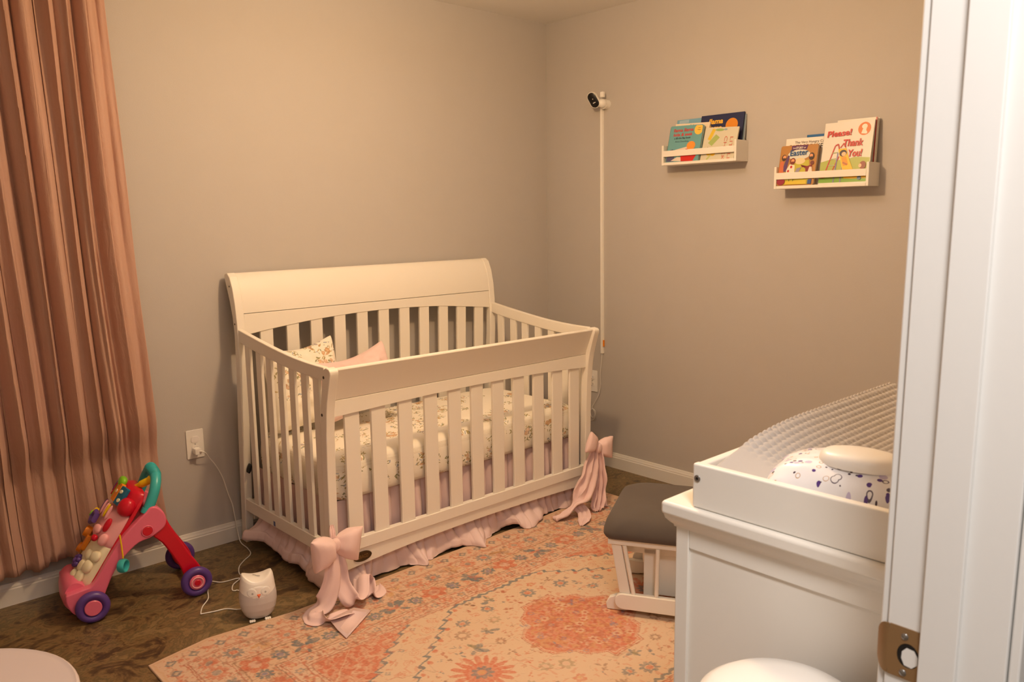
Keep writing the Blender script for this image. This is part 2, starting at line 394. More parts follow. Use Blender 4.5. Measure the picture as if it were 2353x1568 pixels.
m = M().add([(-2.35185, -2.955+a_, zc-.004+b_) for a_, b_ in ((.0095, .006), (.004, .0125), (-.005, .0115), (-.0095, .004), (-.0095, -.006), (-.003, -.0125), (.006, -.0115), (.010, -.003))], [tuple(range(8))]); obj('latch_recess', m, 'trim', sp, smooth=False)

# ================================================================== CURTAIN
random.seed(4)
m = M(); NX, NZ = 420, 70; cu = []
folds = [0]
xs0 = 0.0
widths = [0.085, 0.07, 0.06, 0.09, 0.05, 0.075, 0.055, 0.085, 0.065, 0.05, 0.08, 0.06, 0.075, 0.05, 0.07, 0.09]
tot = sum(widths); cumw = np.cumsum([0]+widths)/tot
def curt(u, v):       # u across 0..1 (left..right), v 0 bottom..1 top
    z = 0.128+v*(2.30-0.128)
    xr_ = interp(v, [0, 0.08, 0.5, 0.94, 1], [-2.252, -2.268, -2.305, -2.335, -2.34]); xl_ = -3.42
    wv = u+0.006*math.sin(7*u+3*v)+0.004*math.sin(19*u-5*v)
    wv = min(max(wv, 0), 1)
    i = min(int(np.searchsorted(cumw, wv, side='right'))-1, len(widths)-1); ph = 2*PI*(i+(wv-cumw[i])/(cumw[i+1]-cumw[i]))
    amp = 0.034*(0.85+0.40*math.sin(i*2.4))*(1.0-0.15*v)
    pinch = 0.55+0.45*math.cos((u-0.5)*2)
    s_ = math.sin(ph); s_ = math.copysign(abs(s_)**0.75, s_)
    edge = min(1, (1-u)*14)
    y = -0.076-amp*s_*edge-.009*math.sin(2.6*ph+5*u+2*v)*edge-0.012*noise.noise(Vector((u*22, v*3.2, 1)))-0.006*noise.noise(Vector((u*60, v*4, 5)))-0.02*(1-v)
    x = xl_+(xr_-xl_)*u+0.010*math.sin(2*ph)*edge*(0.6+0.4*math.sin(i*1.7))
    z += 0.012*math.sin(i*2.1+u*9)*(1-v)
    y = min(max(y, -0.148+.02*v), -0.018)
    # the toy walker presses the lower right part back towards the wall
    q = min(1, max(0, (x+2.86)/.10))*min(1, max(0, (.62-z)/.16)); q = q*q*(3-2*q)
    return (x, -.018+(y+.018)*(1-.52*q), z)
m.grid(curt, NX, NZ)
obj('window_curtain', m, 'curtain', solid=0.0015, label='long terracotta pink curtain panel hanging in folds at the left', cat='curtain')

# ================================================================== RUG
RS, RT = 2.235, 1.55
cell = 0.0032; nx, ny = int(RS/cell), int(RT/cell)
gs = np.linspace(0, RS, nx+1); gt = np.linspace(0, RT, ny+1); GS, GT = np.meshgrid(gs, gt, indexing='ij')
rng = np.random.RandomState(7)
def vnoise(sc, seed):
    r_ = np.random.RandomState(seed); a_ = r_.rand(int(RS*sc)+3, int(RT*sc)+3); X = GS*sc; Y = GT*sc
    i = X.astype(int); j = Y.astype(int); fx = X-i; fy = Y-j; fx = fx*fx*(3-2*fx); fy = fy*fy*(3-2*fy)
    return (a_[i, j]*(1-fx)+a_[i+1, j]*fx)*(1-fy)+(a_[i, j+1]*(1-fx)+a_[i+1, j+1]*fx)*fy
L_ = lambda c: np.array(lin(c))
CREAM = L_((210, 182, 154)); TERRA = L_((194, 86, 58)); RUST = L_((160, 62, 38)); TEAL = L_((70, 100, 114)); GOLD = L_((196, 146, 92)); PINKR = L_((206, 164, 146)); OLIVE = L_((118, 112, 80)); BLUE = L_((100, 110, 142)); BROWN = L_((106, 60, 44))
C_ = np.zeros(GS.shape+(3,)); C_[:] = CREAM
wob = 0.010*(vnoise(22, 1)-0.5)+0.005*(vnoise(60, 2)-0.5); wob2 = 0.010*(vnoise(22, 3)-0.5)+0.005*(vnoise(60, 4)-0.5)
X = GS+wob; Y = GT+wob2
fine = vnoise(170, 5); mid = vnoise(70, 6)
def put(mask, col, a=0.85):
    global C_
    k = (mask*a)[..., None]; C_ = C_*(1-k)+col*k
def dd(cx, cy): return X-cx, Y-cy
def sub(cx, cy, r):
    i0, i1 = max(0, int((cx-r)/cell)), min(nx+1, int((cx+r)/cell)+2); j0, j1 = max(0, int((cy-r)/cell)), min(ny+1, int((cy+r)/cell)+2)
    return slice(i0, i1), slice(j0, j1)
def lput(cx, cy, R, fn, col, a=0.85):
    si, sj = sub(cx, cy, R); x_ = X[si, sj]-cx; y_ = Y[si, sj]-cy
    if x_.size == 0: return
    mk = fn(x_, y_).astype(float)*(0.55+0.6*fine[si, sj]); k = np.clip(mk*a, 0, 1)[..., None]; C_[si, sj] = C_[si, sj]*(1-k)+col*k
def flower(cx, cy, r, petals, c1, c2, rot=0.0, a=0.8, asp=1.0):
    def f(x_, y_):
        rr = np.hypot(x_, y_*asp); th = np.arctan2(y_*asp, x_)+rot
        return (rr < r*(0.62+0.38*np.abs(np.cos(th*petals/2)))) & (rr > r*0.42)
    lput(cx, cy, r*1.2, f, c1, a)
    lput(cx, cy, r, lambda x_, y_: np.hypot(x_, y_*asp) < r*0.34, c2, a)
def diamond(cx, cy, r, c1, c2, asp=1.4, a=0.75):
    lput(cx, cy, r*1.1, lambda x_, y_: (np.abs(x_)+np.abs(y_)*asp < r), c1, a)
    lput(cx, cy, r, lambda x_, y_: (np.abs(x_)+np.abs(y_)*asp < r*0.45), c2, a)
def sprig(cx, cy, r, col, seed, a=0.7):
    r_ = np.random.RandomState(seed)
    for k in range(5):
        an = r_.rand()*6.28; q = r*(0.3+0.6*r_.rand()); px, py = cx+q*math.cos(an), cy+q*math.sin(an); w_ = r*(0.12+0.14*r_.rand())
        ca, sa = math.cos(an), math.sin(an)
        lput(px, py, r*0.6, lambda x_, y_: (np.hypot((x_*ca+y_*sa)/2.0, -x_*sa+y_*ca) < w_), col, a)
def spiral(cx, cy, r, col):
    def f(x_, y_):
        rr = np.hypot(x_, y_); th = np.arctan2(y_, x_)/(2*PI); q = (rr/r*2.6-th) % 1.0
        return (np.abs(q-0.5) < 0.17) & (rr < r)
    lput(cx, cy, r, f, col, 0.6)
def contour(sc, seed, lv, w): q = vnoise(sc, seed); return (np.abs(q-lv) < w)
# distance to the rug edge (bands run parallel to every edge)
E_ = np.minimum(np.minimum(X, RS-X), np.minimum(Y, RT-Y))
put((E_ < 0.37) & (E_ >= 0), PINKR, 0.35)
put((E_ > 0.19) & (E_ < 0.29), GOLD, 0.18)
speck = vnoise(95, 11); speck2 = vnoise(120, 12)
put((E_ > 0.02) & (E_ < 0.37) & (speck > 0.76), TERRA, 0.5); put((E_ > 0.09) & (E_ < 0.37) & (speck2 > 0.80), BROWN, 0.45)
vines = contour(34, 31, .5, .03) | contour(26, 32, .42, .025)
put(vines & (E_ > 0.02) & (E_ < 0.37), BROWN, 0.34)
put(contour(44, 33, .55, .03) & (E_ > 0.10) & (E_ < 0.37), TERRA, 0.45)
put(np.abs(E_-0.012) < 0.004, GOLD, 0.3)
def band(e, step, fn, off=0.0):
    k = 0; s_ = e+off
    while s_ < RS-e: fn(s_, e, k, 0); fn(s_, RT-e, k+7, 0); s_ += step; k += 1
    k = 0; t__ = e+step*0.8
    while t__ < RT-e-step*0.5: fn(e, t__, k+3, 1); fn(RS-e, t__, k+5, 1); t__ += step; k += 1
band(0.050, 0.085, lambda x_, y_, k, v: (diamond(x_, y_, 0.021, TEAL, CREAM, 1.1, 0.85), sprig(x_+(0 if v else 0.042), y_+(0.042 if v else 0), 0.022, TERRA, k+50, 0.5)))
def b2(x_, y_, k, v):
    if k % 3 == 0: flower(x_, y_, 0.036, 8, TERRA, TEAL, a=0.6)
    elif k % 3 == 1: flower(x_, y_, 0.034, 10, TEAL, TERRA, a=0.75)
    else: sprig(x_, y_, 0.045, GOLD, k, 0.6); sprig(x_, y_, 0.04, BROWN, k+9, 0.45)
band(0.140, 0.088, b2)
def b3(x_, y_, k, v):
    if k % 4 == 0: flower(x_, y_, 0.055, 6, TERRA, PINKR, a=0.85, asp=1.15); sprig(x_, y_, 0.05, RUST, k+4, 0.4)
    elif k % 4 == 2: sprig(x_, y_, 0.05, TEAL, k+2, 0.95); sprig(x_, y_, 0.05, TEAL, k+33, 0.95); sprig(x_, y_, 0.03, TERRA, k, 0.5)
    else: flower(x_, y_, 0.031, 8, TEAL, BLUE, a=0.95)
band(0.245, 0.088, b3)
band(0.328, 0.062, lambda x_, y_, k, v: (flower(x_, y_, 0.016, 6, TEAL if k % 2 else TERRA, GOLD, a=0.6), sprig(x_+(0 if v else 0.03), y_+(0.03 if v else 0), 0.018, RUST, k+70, 0.55)))
for e in (0.086, 0.094, 0.185, 0.198, 0.292, 0.303, 0.352, 0.366): put((np.abs(E_-e) < 0.0022), BROWN if e in (0.198, 0.292) else RUST, 0.6)
# field
inn = (E_ > 0.37); CXr, CYr = 1.13, 0.775
ax_ = np.abs(X-CXr); ay_ = np.abs(Y-CYr)
zig = 0.016*(2*np.abs(((ay_+0.5*(X-X))/0.036) % 1.0-0.5)-0.5)*2
dA = ax_+ay_*1.30-0.925+zig            # outer stepped edge of the cream band
dB = ax_+ay_*1.30-0.715+zig
top = ay_ > RT/2-0.375
put(inn & (dA > 0), TERRA, 0.85)
put(inn & (dA > 0) & (mid > 0.55), CREAM, 0.45); put(inn & (dA > 0) & (fine > 0.62), RUST, 0.4)
put(inn & (np.abs(dA) < 0.0075), TEAL, 0.9); put(inn & (np.abs(dB) < 0.0075) , TEAL, 0.95)
put((np.abs(E_-0.383-0.004*np.sin(X*170)) < 0.0065) & (dB < 0.01), TEAL, 0.85)
put(inn & (dA > 0.05) & (np.abs(((X+Y) % 0.16)-0.08) < 0.003), CREAM, 0.6)
put(inn & (np.abs(dA-0.12) < 0.003), CREAM, 0.6)
for sx in (-1, 1):
    for sy in (-1, 1):
        for k in range(9):
            yy = 0.03+k*0.042; q = 0.925-yy*1.30-0.115
            if q > 0: spiral(CXr+sx*q-sx*0.018, CYr+sy*yy, 0.021, TERRA)
            q2 = q+0.065
            if k % 2 == 0: flower(CXr+sx*q2, CYr+sy*yy, 0.012, 4, TEAL, CREAM, a=0.7)
            else: sprig(CXr+sx*q2, CYr+sy*yy, 0.018, TERRA, k*7, 0.7)
            q3 = 0.715-yy*1.30-0.028
            if q3 > 0: lput(CXr+sx*q3, CYr+sy*yy, 0.014, lambda x_, y_: np.hypot(x_, y_) < 0.0095, TERRA, 0.8)
put(inn & (speck > 0.80) & (dA < 0), TERRA, 0.35); put(inn & contour(24, 35, .5, .016) & (dA < 0), BROWN, 0.22)
put(inn & (dA > 0) & contour(40, 36, .5, .05), CREAM, 0.5)
# centre medallion and palmettes
def star(cx, cy, R, col, a, w0=-9, w1=0.0): 
    def f(x_, y_):
        ax1 = np.abs(x_); ay1 = np.abs(y_); st1 = 0.028*(2*np.abs((ay1/0.075) % 1.0-0.5)); d1 = ax1+ay1*0.95-R-st1
        d1 = np.maximum(d1, np.maximum(ax1-R*0.86, ay1-R*0.86)); return (d1 < w1) & (d1 > w0)
    lput(cx, cy, R*1.3, f, col, a)
star(CXr+0.04, CYr, 0.25, TERRA, 0.9); star(CXr+0.04, CYr, 0.25, CREAM, 0.9, -0.010, -0.005); star(CXr+0.04, CYr, 0.25, RUST, 0.9, 0.003, 0.007)
si_, sj_ = sub(CXr+0.04, CYr, 0.27); mk_ = ((mid[si_, sj_] > 0.60) & (np.abs(X[si_, sj_]-CXr-.04)+np.abs(Y[si_, sj_]-CYr) < 0.235)).astype(float)[..., None]*0.5; C_[si_, sj_] = C_[si_, sj_]*(1-mk_)+GOLD*mk_
mk_ = ((speck[si_, sj_] > 0.60) & (np.abs(X[si_, sj_]-CXr-.04)+np.abs(Y[si_, sj_]-CYr) < 0.235)).astype(float)[..., None]*0.5; C_[si_, sj_] = C_[si_, sj_]*(1-mk_)+RUST*mk_
for k in range(60):
    an = rng.rand()*6.28; q = 0.20*math.sqrt(rng.rand()); x_, y_ = CXr+0.04+q*math.cos(an), CYr+q*math.sin(an)
    if k % 3 == 0: flower(x_, y_, 0.017, 6, CREAM, RUST, a=0.7)
    elif k % 3 == 1: sprig(x_, y_, 0.022, [CREAM, PINKR, BLUE, RUST][k % 4], k, 0.6)
    else: flower(x_, y_, 0.012, 5, BLUE, GOLD, a=0.55)
for sx in (-1, 1):
    cx = CXr+sx*0.40
    for k in range(17):
        an = 2*PI*k/17; ca, sa = math.cos(an), math.sin(an); px, py = cx+0.072*ca, CYr+0.072*sa
        lput(px, py, 0.05, lambda x_, y_: np.hypot((x_*ca+y_*sa)/0.030, (-x_*sa+y_*ca)/0.0095) < 1, TERRA, 0.85)
    lput(cx, CYr, 0.07, lambda x_, y_: np.hypot(x_, y_) < 0.055, TERRA, 0.85); flower(cx, CYr, 0.036, 9, TEAL, GOLD, a=0.9)
placed = []
def free(x_, y_, r):
    if abs(x_-CXr-0.04) < 0.25 and abs(y_-CYr) < 0.24 and math.hypot(x_-CXr-0.04, y_-CYr) < 0.225+r: return False
    for sx in (-1, 1):
        if math.hypot(x_-CXr-sx*0.40, y_-CYr) < 0.11+r: return False
    if abs(x_-CXr)+abs(y_-CYr)*1.30 > 0.66-r or min(y_, RT-y_) < 0.40+r*0.6: return False
    return all(math.hypot(x_-a_, y_-b_) > r+c_ for a_, b_, c_ in placed)
kinds = 0
for k in range(5000):
    x_, y_ = rng.rand()*RS, rng.rand()*RT; r = 0.038 if k < 260 else 0.029 if k < 900 else 0.020 if k < 1900 else 0.012 if k < 3600 else 0.008
    if free(x_, y_, r):
        placed.append((x_, y_, r+0.001)); kinds += 1; q = kinds % 6
        if r > 0.02:
            if q in (0, 3): flower(x_, y_, r*0.9, 9, TEAL, TERRA, kinds, 0.8, 1.1)
            elif q == 1: flower(x_, y_, r*0.8, 10, BROWN, CREAM, kinds, 0.6)
            elif q == 2: sprig(x_, y_, r, TEAL, k, 0.8); sprig(x_, y_, r*0.7, OLIVE, k+1, 0.7)
            elif q == 4: flower(x_, y_, r*0.7, 5, TERRA, GOLD, kinds, 0.75, 1.3)
            else: flower(x_, y_, r*0.8, 8, OLIVE, PINKR, kinds, 0.55)
        else: sprig(x_, y_, r, [TERRA, TEAL, RUST, BROWN][kinds % 4], k, 0.75)
wear = (vnoise(3, 21)*0.14+vnoise(150, 22)*0.16); C_ = C_*(1-wear[..., None])+CREAM*wear[..., None]
# mesh: wavy crib-side edge as in the photo
me = bpy.data.meshes.new('patterned_rug')
wx_ = -2.60+GS; wy_ = -0.785-GT+np.where(GT < 0.3, (1-GT/0.3)*0.045*(np.interp(GS, [0, .2, .5, .9, 1.6, 2.0, 2.235], [-0.25, 0.55, -0.2, -0.1, 0.1, 0.6, 1.0])), 0)
wz_ = 0.0065+0.0012*np.sin(GS*9)*np.sin(GT*7)
P_ = np.stack([wx_, wy_, wz_], -1).reshape(-1, 3); nv_ = ny+1
I, J = np.meshgrid(np.arange(nx), np.arange(ny), indexing='ij'); a_ = (I*nv_+J).ravel()
F_ = np.stack([a_, a_+1, a_+nv_+1, a_+nv_], -1)
# skirt down to the floor around the border
ring = np.concatenate([np.arange(ny+1), np.arange(1, nx+1)*nv_+ny, nx*nv_+np.arange(ny-1, -1, -1), np.arange(nx-1, 0, -1)*nv_])
low = P_[ring].copy(); low[:, 2] = 0.0004; base = len(P_); P2 = np.concatenate([P_, low]); n_ = len(ring); idx = np.arange(n_); nxt = (idx+1) % n_
F2 = np.concatenate([F_, np.stack([ring[idx], base+idx, base+nxt, ring[nxt]], -1)])
me.vertices.add(len(P2)); me.vertices.foreach_set('co', P2.astype(np.float32).ravel())
me.loops.add(F2.size); me.loops.foreach_set('vertex_index', F2.ravel().astype(np.int32))
me.polygons.add(len(F2)); me.polygons.foreach_set('loop_start', (np.arange(len(F2))*4).astype(np.int32)); me.polygons.foreach_set('loop_total', np.full(len(F2), 4, np.int32))
me.update(calc_edges=True)
ca_ = me.color_attributes.new('pattern', 'FLOAT_COLOR', 'POINT'); cc = np.ones((len(P2), 4), np.float32); cc[:len(P_), :3] = C_.reshape(-1, 3); cc[len(P_):, :3] = L_((206, 170, 140))
ca_.data.foreach_set('color', cc.ravel()); me.materials.append(MAT['rug'])
ro = bpy.data.objects.new('patterned_rug', me); COL.objects.link(ro); tag(ro, 'faded terracotta and cream oriental rug lying on the floor in front of the crib', 'rug')

# ================================================================== CRIB
XL, XR = -1.941, -0.518
crib = empty('baby_crib', (-1.23, -0.42, 0), 'white wooden slatted baby crib with a high curved headboard', 'crib')
FR = [(-0.797, 0.0078), (-0.795, .25), (-0.8, .5), (-.805, .62), (-.812, .70), (-.820, .745), (-.831, .785), (-.843, .825), (-.850, .845), (-.850, .858), (-.843, .866)]
BKf = [(-.822, .869), (-.805, .862), (-.797, .84), (-.790, .81), (-.783, .77), (-.774, .72), (-.767, .64), (-.763, .5), (-.758, .25), (-.760, 0.0078)]
BK = [(-.030, 0.0), (-.058, .48), (-.083, .77), (-.088, .92), (-.080, .987), (-.062, 1.054), (-.036, 1.12), (-.024, 1.155), (-.030, 1.166)]
BF = [(-.052, 1.170), (-.075, 1.155), (-.096, 1.11), (-.112, 1.04), (-.120, .96), (-.121, .80), (-.100, .48), (-.072, 0.0)]
yz = lambda a, b, d: (d, a, b)
for x0 in (XL, XR-0.036):
    o = obj('front_post', M().prism(FR+BKf, yz, x0, x0+0.036), 'crib', crib, bevel=0.004, ang=30)
    s_ = 1 if x0 == XL else -1; xo = x0 if x0 == XL else x0+0.036
    for (y, z) in ((-0.806, 0.833), (-0.782, 0.693)):
        obj('bolt', M().disc((xo+s_*0.001, y, z), (-s_, 0, 0), 0.0055, 0.0022), 'hole', o)
    obj('bolt', M().disc((x0+0.018, -0.834, 0.806), (0, -0.93, -0.3), 0.0068, 0.0025), 'hole', o)
    o = obj('back_post', M().prism(BK+BF, yz, x0, x0+0.036), 'crib', crib, bevel=0.004, ang=30)
    for (y, z) in ((-0.07, 1.115), (-0.1, 0.96)): obj('bolt', M().disc((xo+s_*0.001, y, z), (-s_, 0, 0), 0.004, 0.002), 'hole', o)
xi0, xi1 = XL+0.036, XR-0.036
ax = [xi0, -1.77, -1.535, -1.23, -0.93, -0.70, xi1]
hz = [.911, .928, .949, .959, .950, .929, .913]
sp_ = spline([(x, 0, z) for x, z in zip(ax, hz)], 6)
poly = [(p.x, p.z) for p in sp_]+[(xi1, 1.000), (xi0, 1.000)]
obj('headboard_rail', M().prism(poly, lambda a, b, d: (a, d, b), -0.113, -0.092), 'crib', crib, bevel=0.002)
prof = [(-.112, 1.0025), (-.108, 1.05), (-.096, 1.10), (-.078, 1.142), (-.060, 1.163), (-.045, 1.168)]
sec = [(a, b) for a, b in [(p[1], p[2]) for p in spline([(0, a, b) for a, b in prof], 4)]]
inner = [(a+0.020, b-0.004*(b-1.0)/0.16) for a, b in sec[::-1]]
obj('headboard_panel', M().prism(sec+inner, yz, xi0-0.001, xi1+0.001), 'crib', crib, bevel=0.002, ang=30)
for x in (-1.806, -1.684, -1.568, -1.450, -1.331, -1.2125, -1.093, -.975, -.855, -.738, -.619):
    m = M(); m.loft([[(x-.029, y0, z), (x+.029, y0, z), (x+.029, y1, z), (x-.029, y1, z)] for y0, y1, z in ((-.080, -.066, .15), (-.098, -.084, .60), (-.110, -.096, .96))])
    obj('back_slat', m, 'crib', crib, bevel=0.003)
obj('back_bottom_rail', M().box((xi0, -.088, .10), (xi1, -.066, .19)), 'crib', crib, bevel=0.003)
# front
fz = [.680, .684, .692, .696, .693, .685, .676]
sp_ = spline([(x, 0, z) for x, z in zip(ax, fz)], 6)
poly = [(p.x, p.z) for p in sp_]+[(xi1, .740), (xi0, .740)]
obj('front_rail', M().prism(poly, lambda a, b, d: (a, d, b), -0.797, -0.777), 'crib', crib, bevel=0.0015)
obj('front_top_board', M().prism([(-.7965, .741), (-.8020, .762), (-.8405, .858), (-.838, .864), (-.822, .865), (-.818, .860), (-.781, .764), (-.776, .741)], yz, xi0-.001, xi1+.001), 'crib', crib, bevel=0.002)
for x in (-1.824, -1.7095, -1.5855, -1.462, -1.3405, -1.222, -1.1035, -.9825, -.860, -.739, -.625):
    obj('front_slat', M().box((x-.0315, -.791, .17), (x+.0315, -.778, .70)), 'crib', crib, bevel=0.0025)
bz = [.082, .093, .106, .112, .110, .104, .098]
sp_ = spline([(x, 0, z) for x, z in zip(ax, bz)], 6)
poly = [(p.x, p.z) for p in sp_]+[(xi1, .158), (xi0, .158)]
br = obj('front_bottom_rail', M().prism(poly, lambda a, b, d: (a, d, b), -0.790, -0.770).box((xi0, -.797, .156), (xi1, -.770, .200)), 'crib', crib, bevel=0.0015)
m = M(); m.loft([[(-1.805+.040*r*math.cos(a_), y, .122+.0195*r*math.sin(a_)) for a_ in [2*PI*k/40 for k in range(40)]] for y, r in ((-.789, 1), (-.7925, 1), (-.794, .96), (-.7935, .86), (-.793, .8))])
bd = obj('badge', m, 'bronze', br, label='oval bronze maker badge')
vs, fs = text_mesh('GRACO', .019, .046, bold=.0006)
obj('badge_lettering', M().add([(-1.828+p[0], -.7936-p[2], .1155+p[1]) for p in vs], fs), 'bronze_l', bd, smooth=False)
# sides
TY = [-.116, -.258, -.407, -.547, -.678, -.80]; TZ = [.939, .917, .896, .880, .871, .868]; BZs = [.886, .863, .844, .829, .822, .817]
for side, (xa, xb) in (('left', (XL+.004, XL+.026)), ('right', (XR-.026, XR-.004))):
    tp = spline([(0, y, z) for y, z in zip(TY, TZ)], 4); bt = spline([(0, y, z) for y, z in zip(TY, BZs)], 4)
    obj('side_rail', M().prism([(p.y, p.z) for p in tp]+[(p.y, p.z) for p in bt[::-1]], yz, xa, xb), 'crib', crib, bevel=0.004, ang=30)
    for y in (-.183, -.280, -.366, -.461, -.553, -.646, -.734):
        zt = interp(-y, [-q for q in TY], BZs)+.01
        obj('side_slat', M().box((xa+.003, y-.0215, .18), (xb-.006, y+.0215, zt)), 'crib', crib, bevel=0.0025)
    sr = obj('side_bottom_rail', M().box((xa, -.765, .148), (xb, -.075, .202)), 'crib', crib, bevel=0.003)
    if side == 'left': obj('sticker', M().box((xa-.0006, -.352, .152), (xa+.001, -.337, .172)), pm('blue_sticker', (70, 90, 150), .4), sr, smooth=False)
m = M(); m.loft([[(x, -.1195-dy, z) for x, z in [(-1.925+.016*.35*math.cos(a_)*r+.010*math.sin(a_)*r*.6, .3405+.019*math.sin(a_)*r) for a_ in [2*PI*k/20 for k in range(20)]]] for dy, r in ((-.02, 1), (.004, 1), (.007, .8))])
obj('mattress_bracket', m, 'dark', crib, label='black plastic mattress height bracket')
obj('mattress_support', M().box((XL+.065, -.725, .322), (XR-.050, -.14, .338)), 'dark', crib, smooth=False, label='dark mattress support board')

# ---- mattress in its floral fitted sheet
m = M(); mx0, mx1, my0, my1, mz0, mz1 = XL+.042, XR-.045, -.756, -.128, .340, .498
secs = []; uvs = []
N_ = 120
def outline(ins, bulge=0):
    pts = []
    base_ = rrect(mx0+ins, my0+ins, mx1-ins, my1-ins, max(.07-ins*.5, .03), 8)
    pp = [Vector((a, b, 0)) for a, b in base_]; L = [0]
    for i in range(len(pp)): L.append(L[-1]+(pp[(i+1) % len(pp)]-pp[i]).length)
    for k in range(N_*2):
        s_ = L[-1]*k/(N_*2); i = max(0, min(int(np.searchsorted(L, s_, side='right'))-1, len(pp)-1)); f = (s_-L[i])/max(L[i+1]-L[i], 1e-9)
        q = pp[i].lerp(pp[(i+1) % len(pp)], f); pts.append((q.x, q.y, s_))
    return pts
rows = [(.02, mz0), (.004, mz0+.006), (0, mz0+.02), (-.002, .38), (-.003, .42), (0, .455), (.007, .478), (.020, .492), (.045, .498), (.10, .4995), (.18, .500), (.23, .500), (.275, .500)]
vs = []; uvl = []
for ri, (ins, z) in enumerate(rows):
    for (x, y, s_) in outline(ins):
        wr = .004*noise.noise(Vector((x*9, y*9, z*14))) if 1 < ri < 9 else 0
        vs.append((x, y, z+wr)); uvl.append((s_*1.0, z*1.3) if ri < 6 else (x+7, y+9))
n2 = N_*2; fs = [(i*n2+j, i*n2+(j+1) % n2, (i+1)*n2+(j+1) % n2, (i+1)*n2+j) for i in range(len(rows)-1) for j in range(n2)]+[tuple(range(n2))[::-1], tuple(range((len(rows)-1)*n2, len(rows)*n2))]
m.add(vs, fs); obj('crib_mattress', m, 'floral', uvs=uvl, ang=60, label='crib mattress in a cream floral fitted sheet', cat='mattress')

# ---- pillows
def pillow(name, c, wdir, hdir, w, h, t_, mat, label, ear=0.10, seed=1, sag=0.0, seam=True):
    c = Vector(c); A = Vector(wdir).normalized(); B = Vector(hdir); B = (B-A*B.dot(A)).normalized(); Nn = A.cross(B); m = M(); n = 34; vs = []; uvl = []
    for sgn in (1, -1):
        for i in range(n+1):
            for j in range(n+1):
                u = -1+2*i/n; v = -1+2*j/n
                k1 = (1-ear*(1-v*v))*(1-.09*abs(u*v)**5); k2 = (1-ear*(1-u*u))*(1-.09*abs(u*v)**5)
                th = t_*(max(0, 1-abs(u)**3.2))**.5*(max(0, 1-abs(v)**3.2))**.5*(1+.15*noise.noise(Vector((u*2+seed, v*2, seed))))
                wr = .017*noise.noise(Vector((u*3.5, v*3.5, seed*3)))+.008*noise.noise(Vector((u*9, v*8, seed)))
                p = c+A*(u*w/2*k1)+B*(v*h/2*k2)+Nn*(sgn*th/2+wr*(1-u**4)*(1-v**4))+Vector((0, 0, -sag*(1-u*u)*max(0, v)))
                vs.append(p); uvl.append((u*w/2+seed, v*h/2+sgn*3))
    q = (n+1)**2; fs = []
    for i in range(n):
        for j in range(n):
            a, b, c2, d2 = i*(n+1)+j, (i+1)*(n+1)+j, (i+1)*(n+1)+j+1, i*(n+1)+j+1
            fs += [(a, b, c2, d2), (q+a, q+d2, q+c2, q+b)]
    m.add(vs, fs)
    return obj(name, m, mat, uvs=uvl, ang=80, label=label, cat='pillow')
pillow('throw_pillow', (-1.715, -.242, .700), (1, -.03, .04), (-.03, .32, 1), .37, .40, .13, 'floral_p', 'square floral print pillow leaning on the headboard slats inside the crib', .13, 2, .03)
pillow('throw_pillow', (-1.520, -.338, .694), (1, -.02, .14), (-.14, .45, 1), .41, .30, .13, 'pink_cloth', 'plain blush pink pillow leaning in front of the floral one', .14, 5, .03)

# ---- gathered bed skirt
sk = empty('crib_skirt', (-1.23, -.42, 0), 'pale pink gathered crib skirt hanging below the mattress to the floor', 'crib skirt')
def pleat(t_, f, seed):      # gathered cloth: uneven pleats with sharp valleys
    w_ = t_*f+1.6*noise.noise(Vector((t_*4.5, seed, 2)))+.7*noise.noise(Vector((t_*11, seed, 6)))
    return abs(math.sin(w_))**.8*(.65+.6*noise.noise(Vector((t_*8, seed, 9))))
def sstep(a, b, x): q = min(1, max(0, (x-a)/(b-a))); return q*q*(3-2*q)
def skirt_front(u, v):
    x = XL+.05+u*(XR-XL-.10); z = .340*(1-v)
    p1 = pleat(x, 64, 1.0); q = sstep(.105, .0, z); big = noise.noise(Vector((x*9.5, 1.3, 0))); b2 = noise.noise(Vector((x*17, 4.3, 0)))
    y = -.724-.040*p1*(.40+.60*min(1, v*3))*(1-.75*q)-.012*q
    if z > .09: y = max(y, -.766)
    y -= q*(.012+.100*max(0, big+.18)+.016*pleat(x+.02*v, 12, 5.0))+q*q*(.040*max(0, b2+.1))
    xx = x+.018*q*math.sin(x*24+2)+.010*q*noise.noise(Vector((x*9, z*30, 3)))
    # hem curls up and rolls where the cloth piles on the floor
    hem = max(0, noise.noise(Vector((x*6.3, 7, 0))))
    zz = z+q*(.055*hem+.020*max(0, b2))+.004*noise.noise(Vector((x*20, z*26, 5)))
    if v > .90: r_ = (v-.90)/.10; zz += .020*hem*math.sin(r_*PI); y -= .016*hem*r_
    return (xx, y, max(zz, .0088) if y < -.74 else max(zz, .004))
obj('front_panel', M().grid(skirt_front, 760, 60), 'skirt', sk, solid=0.0012, ang=80)
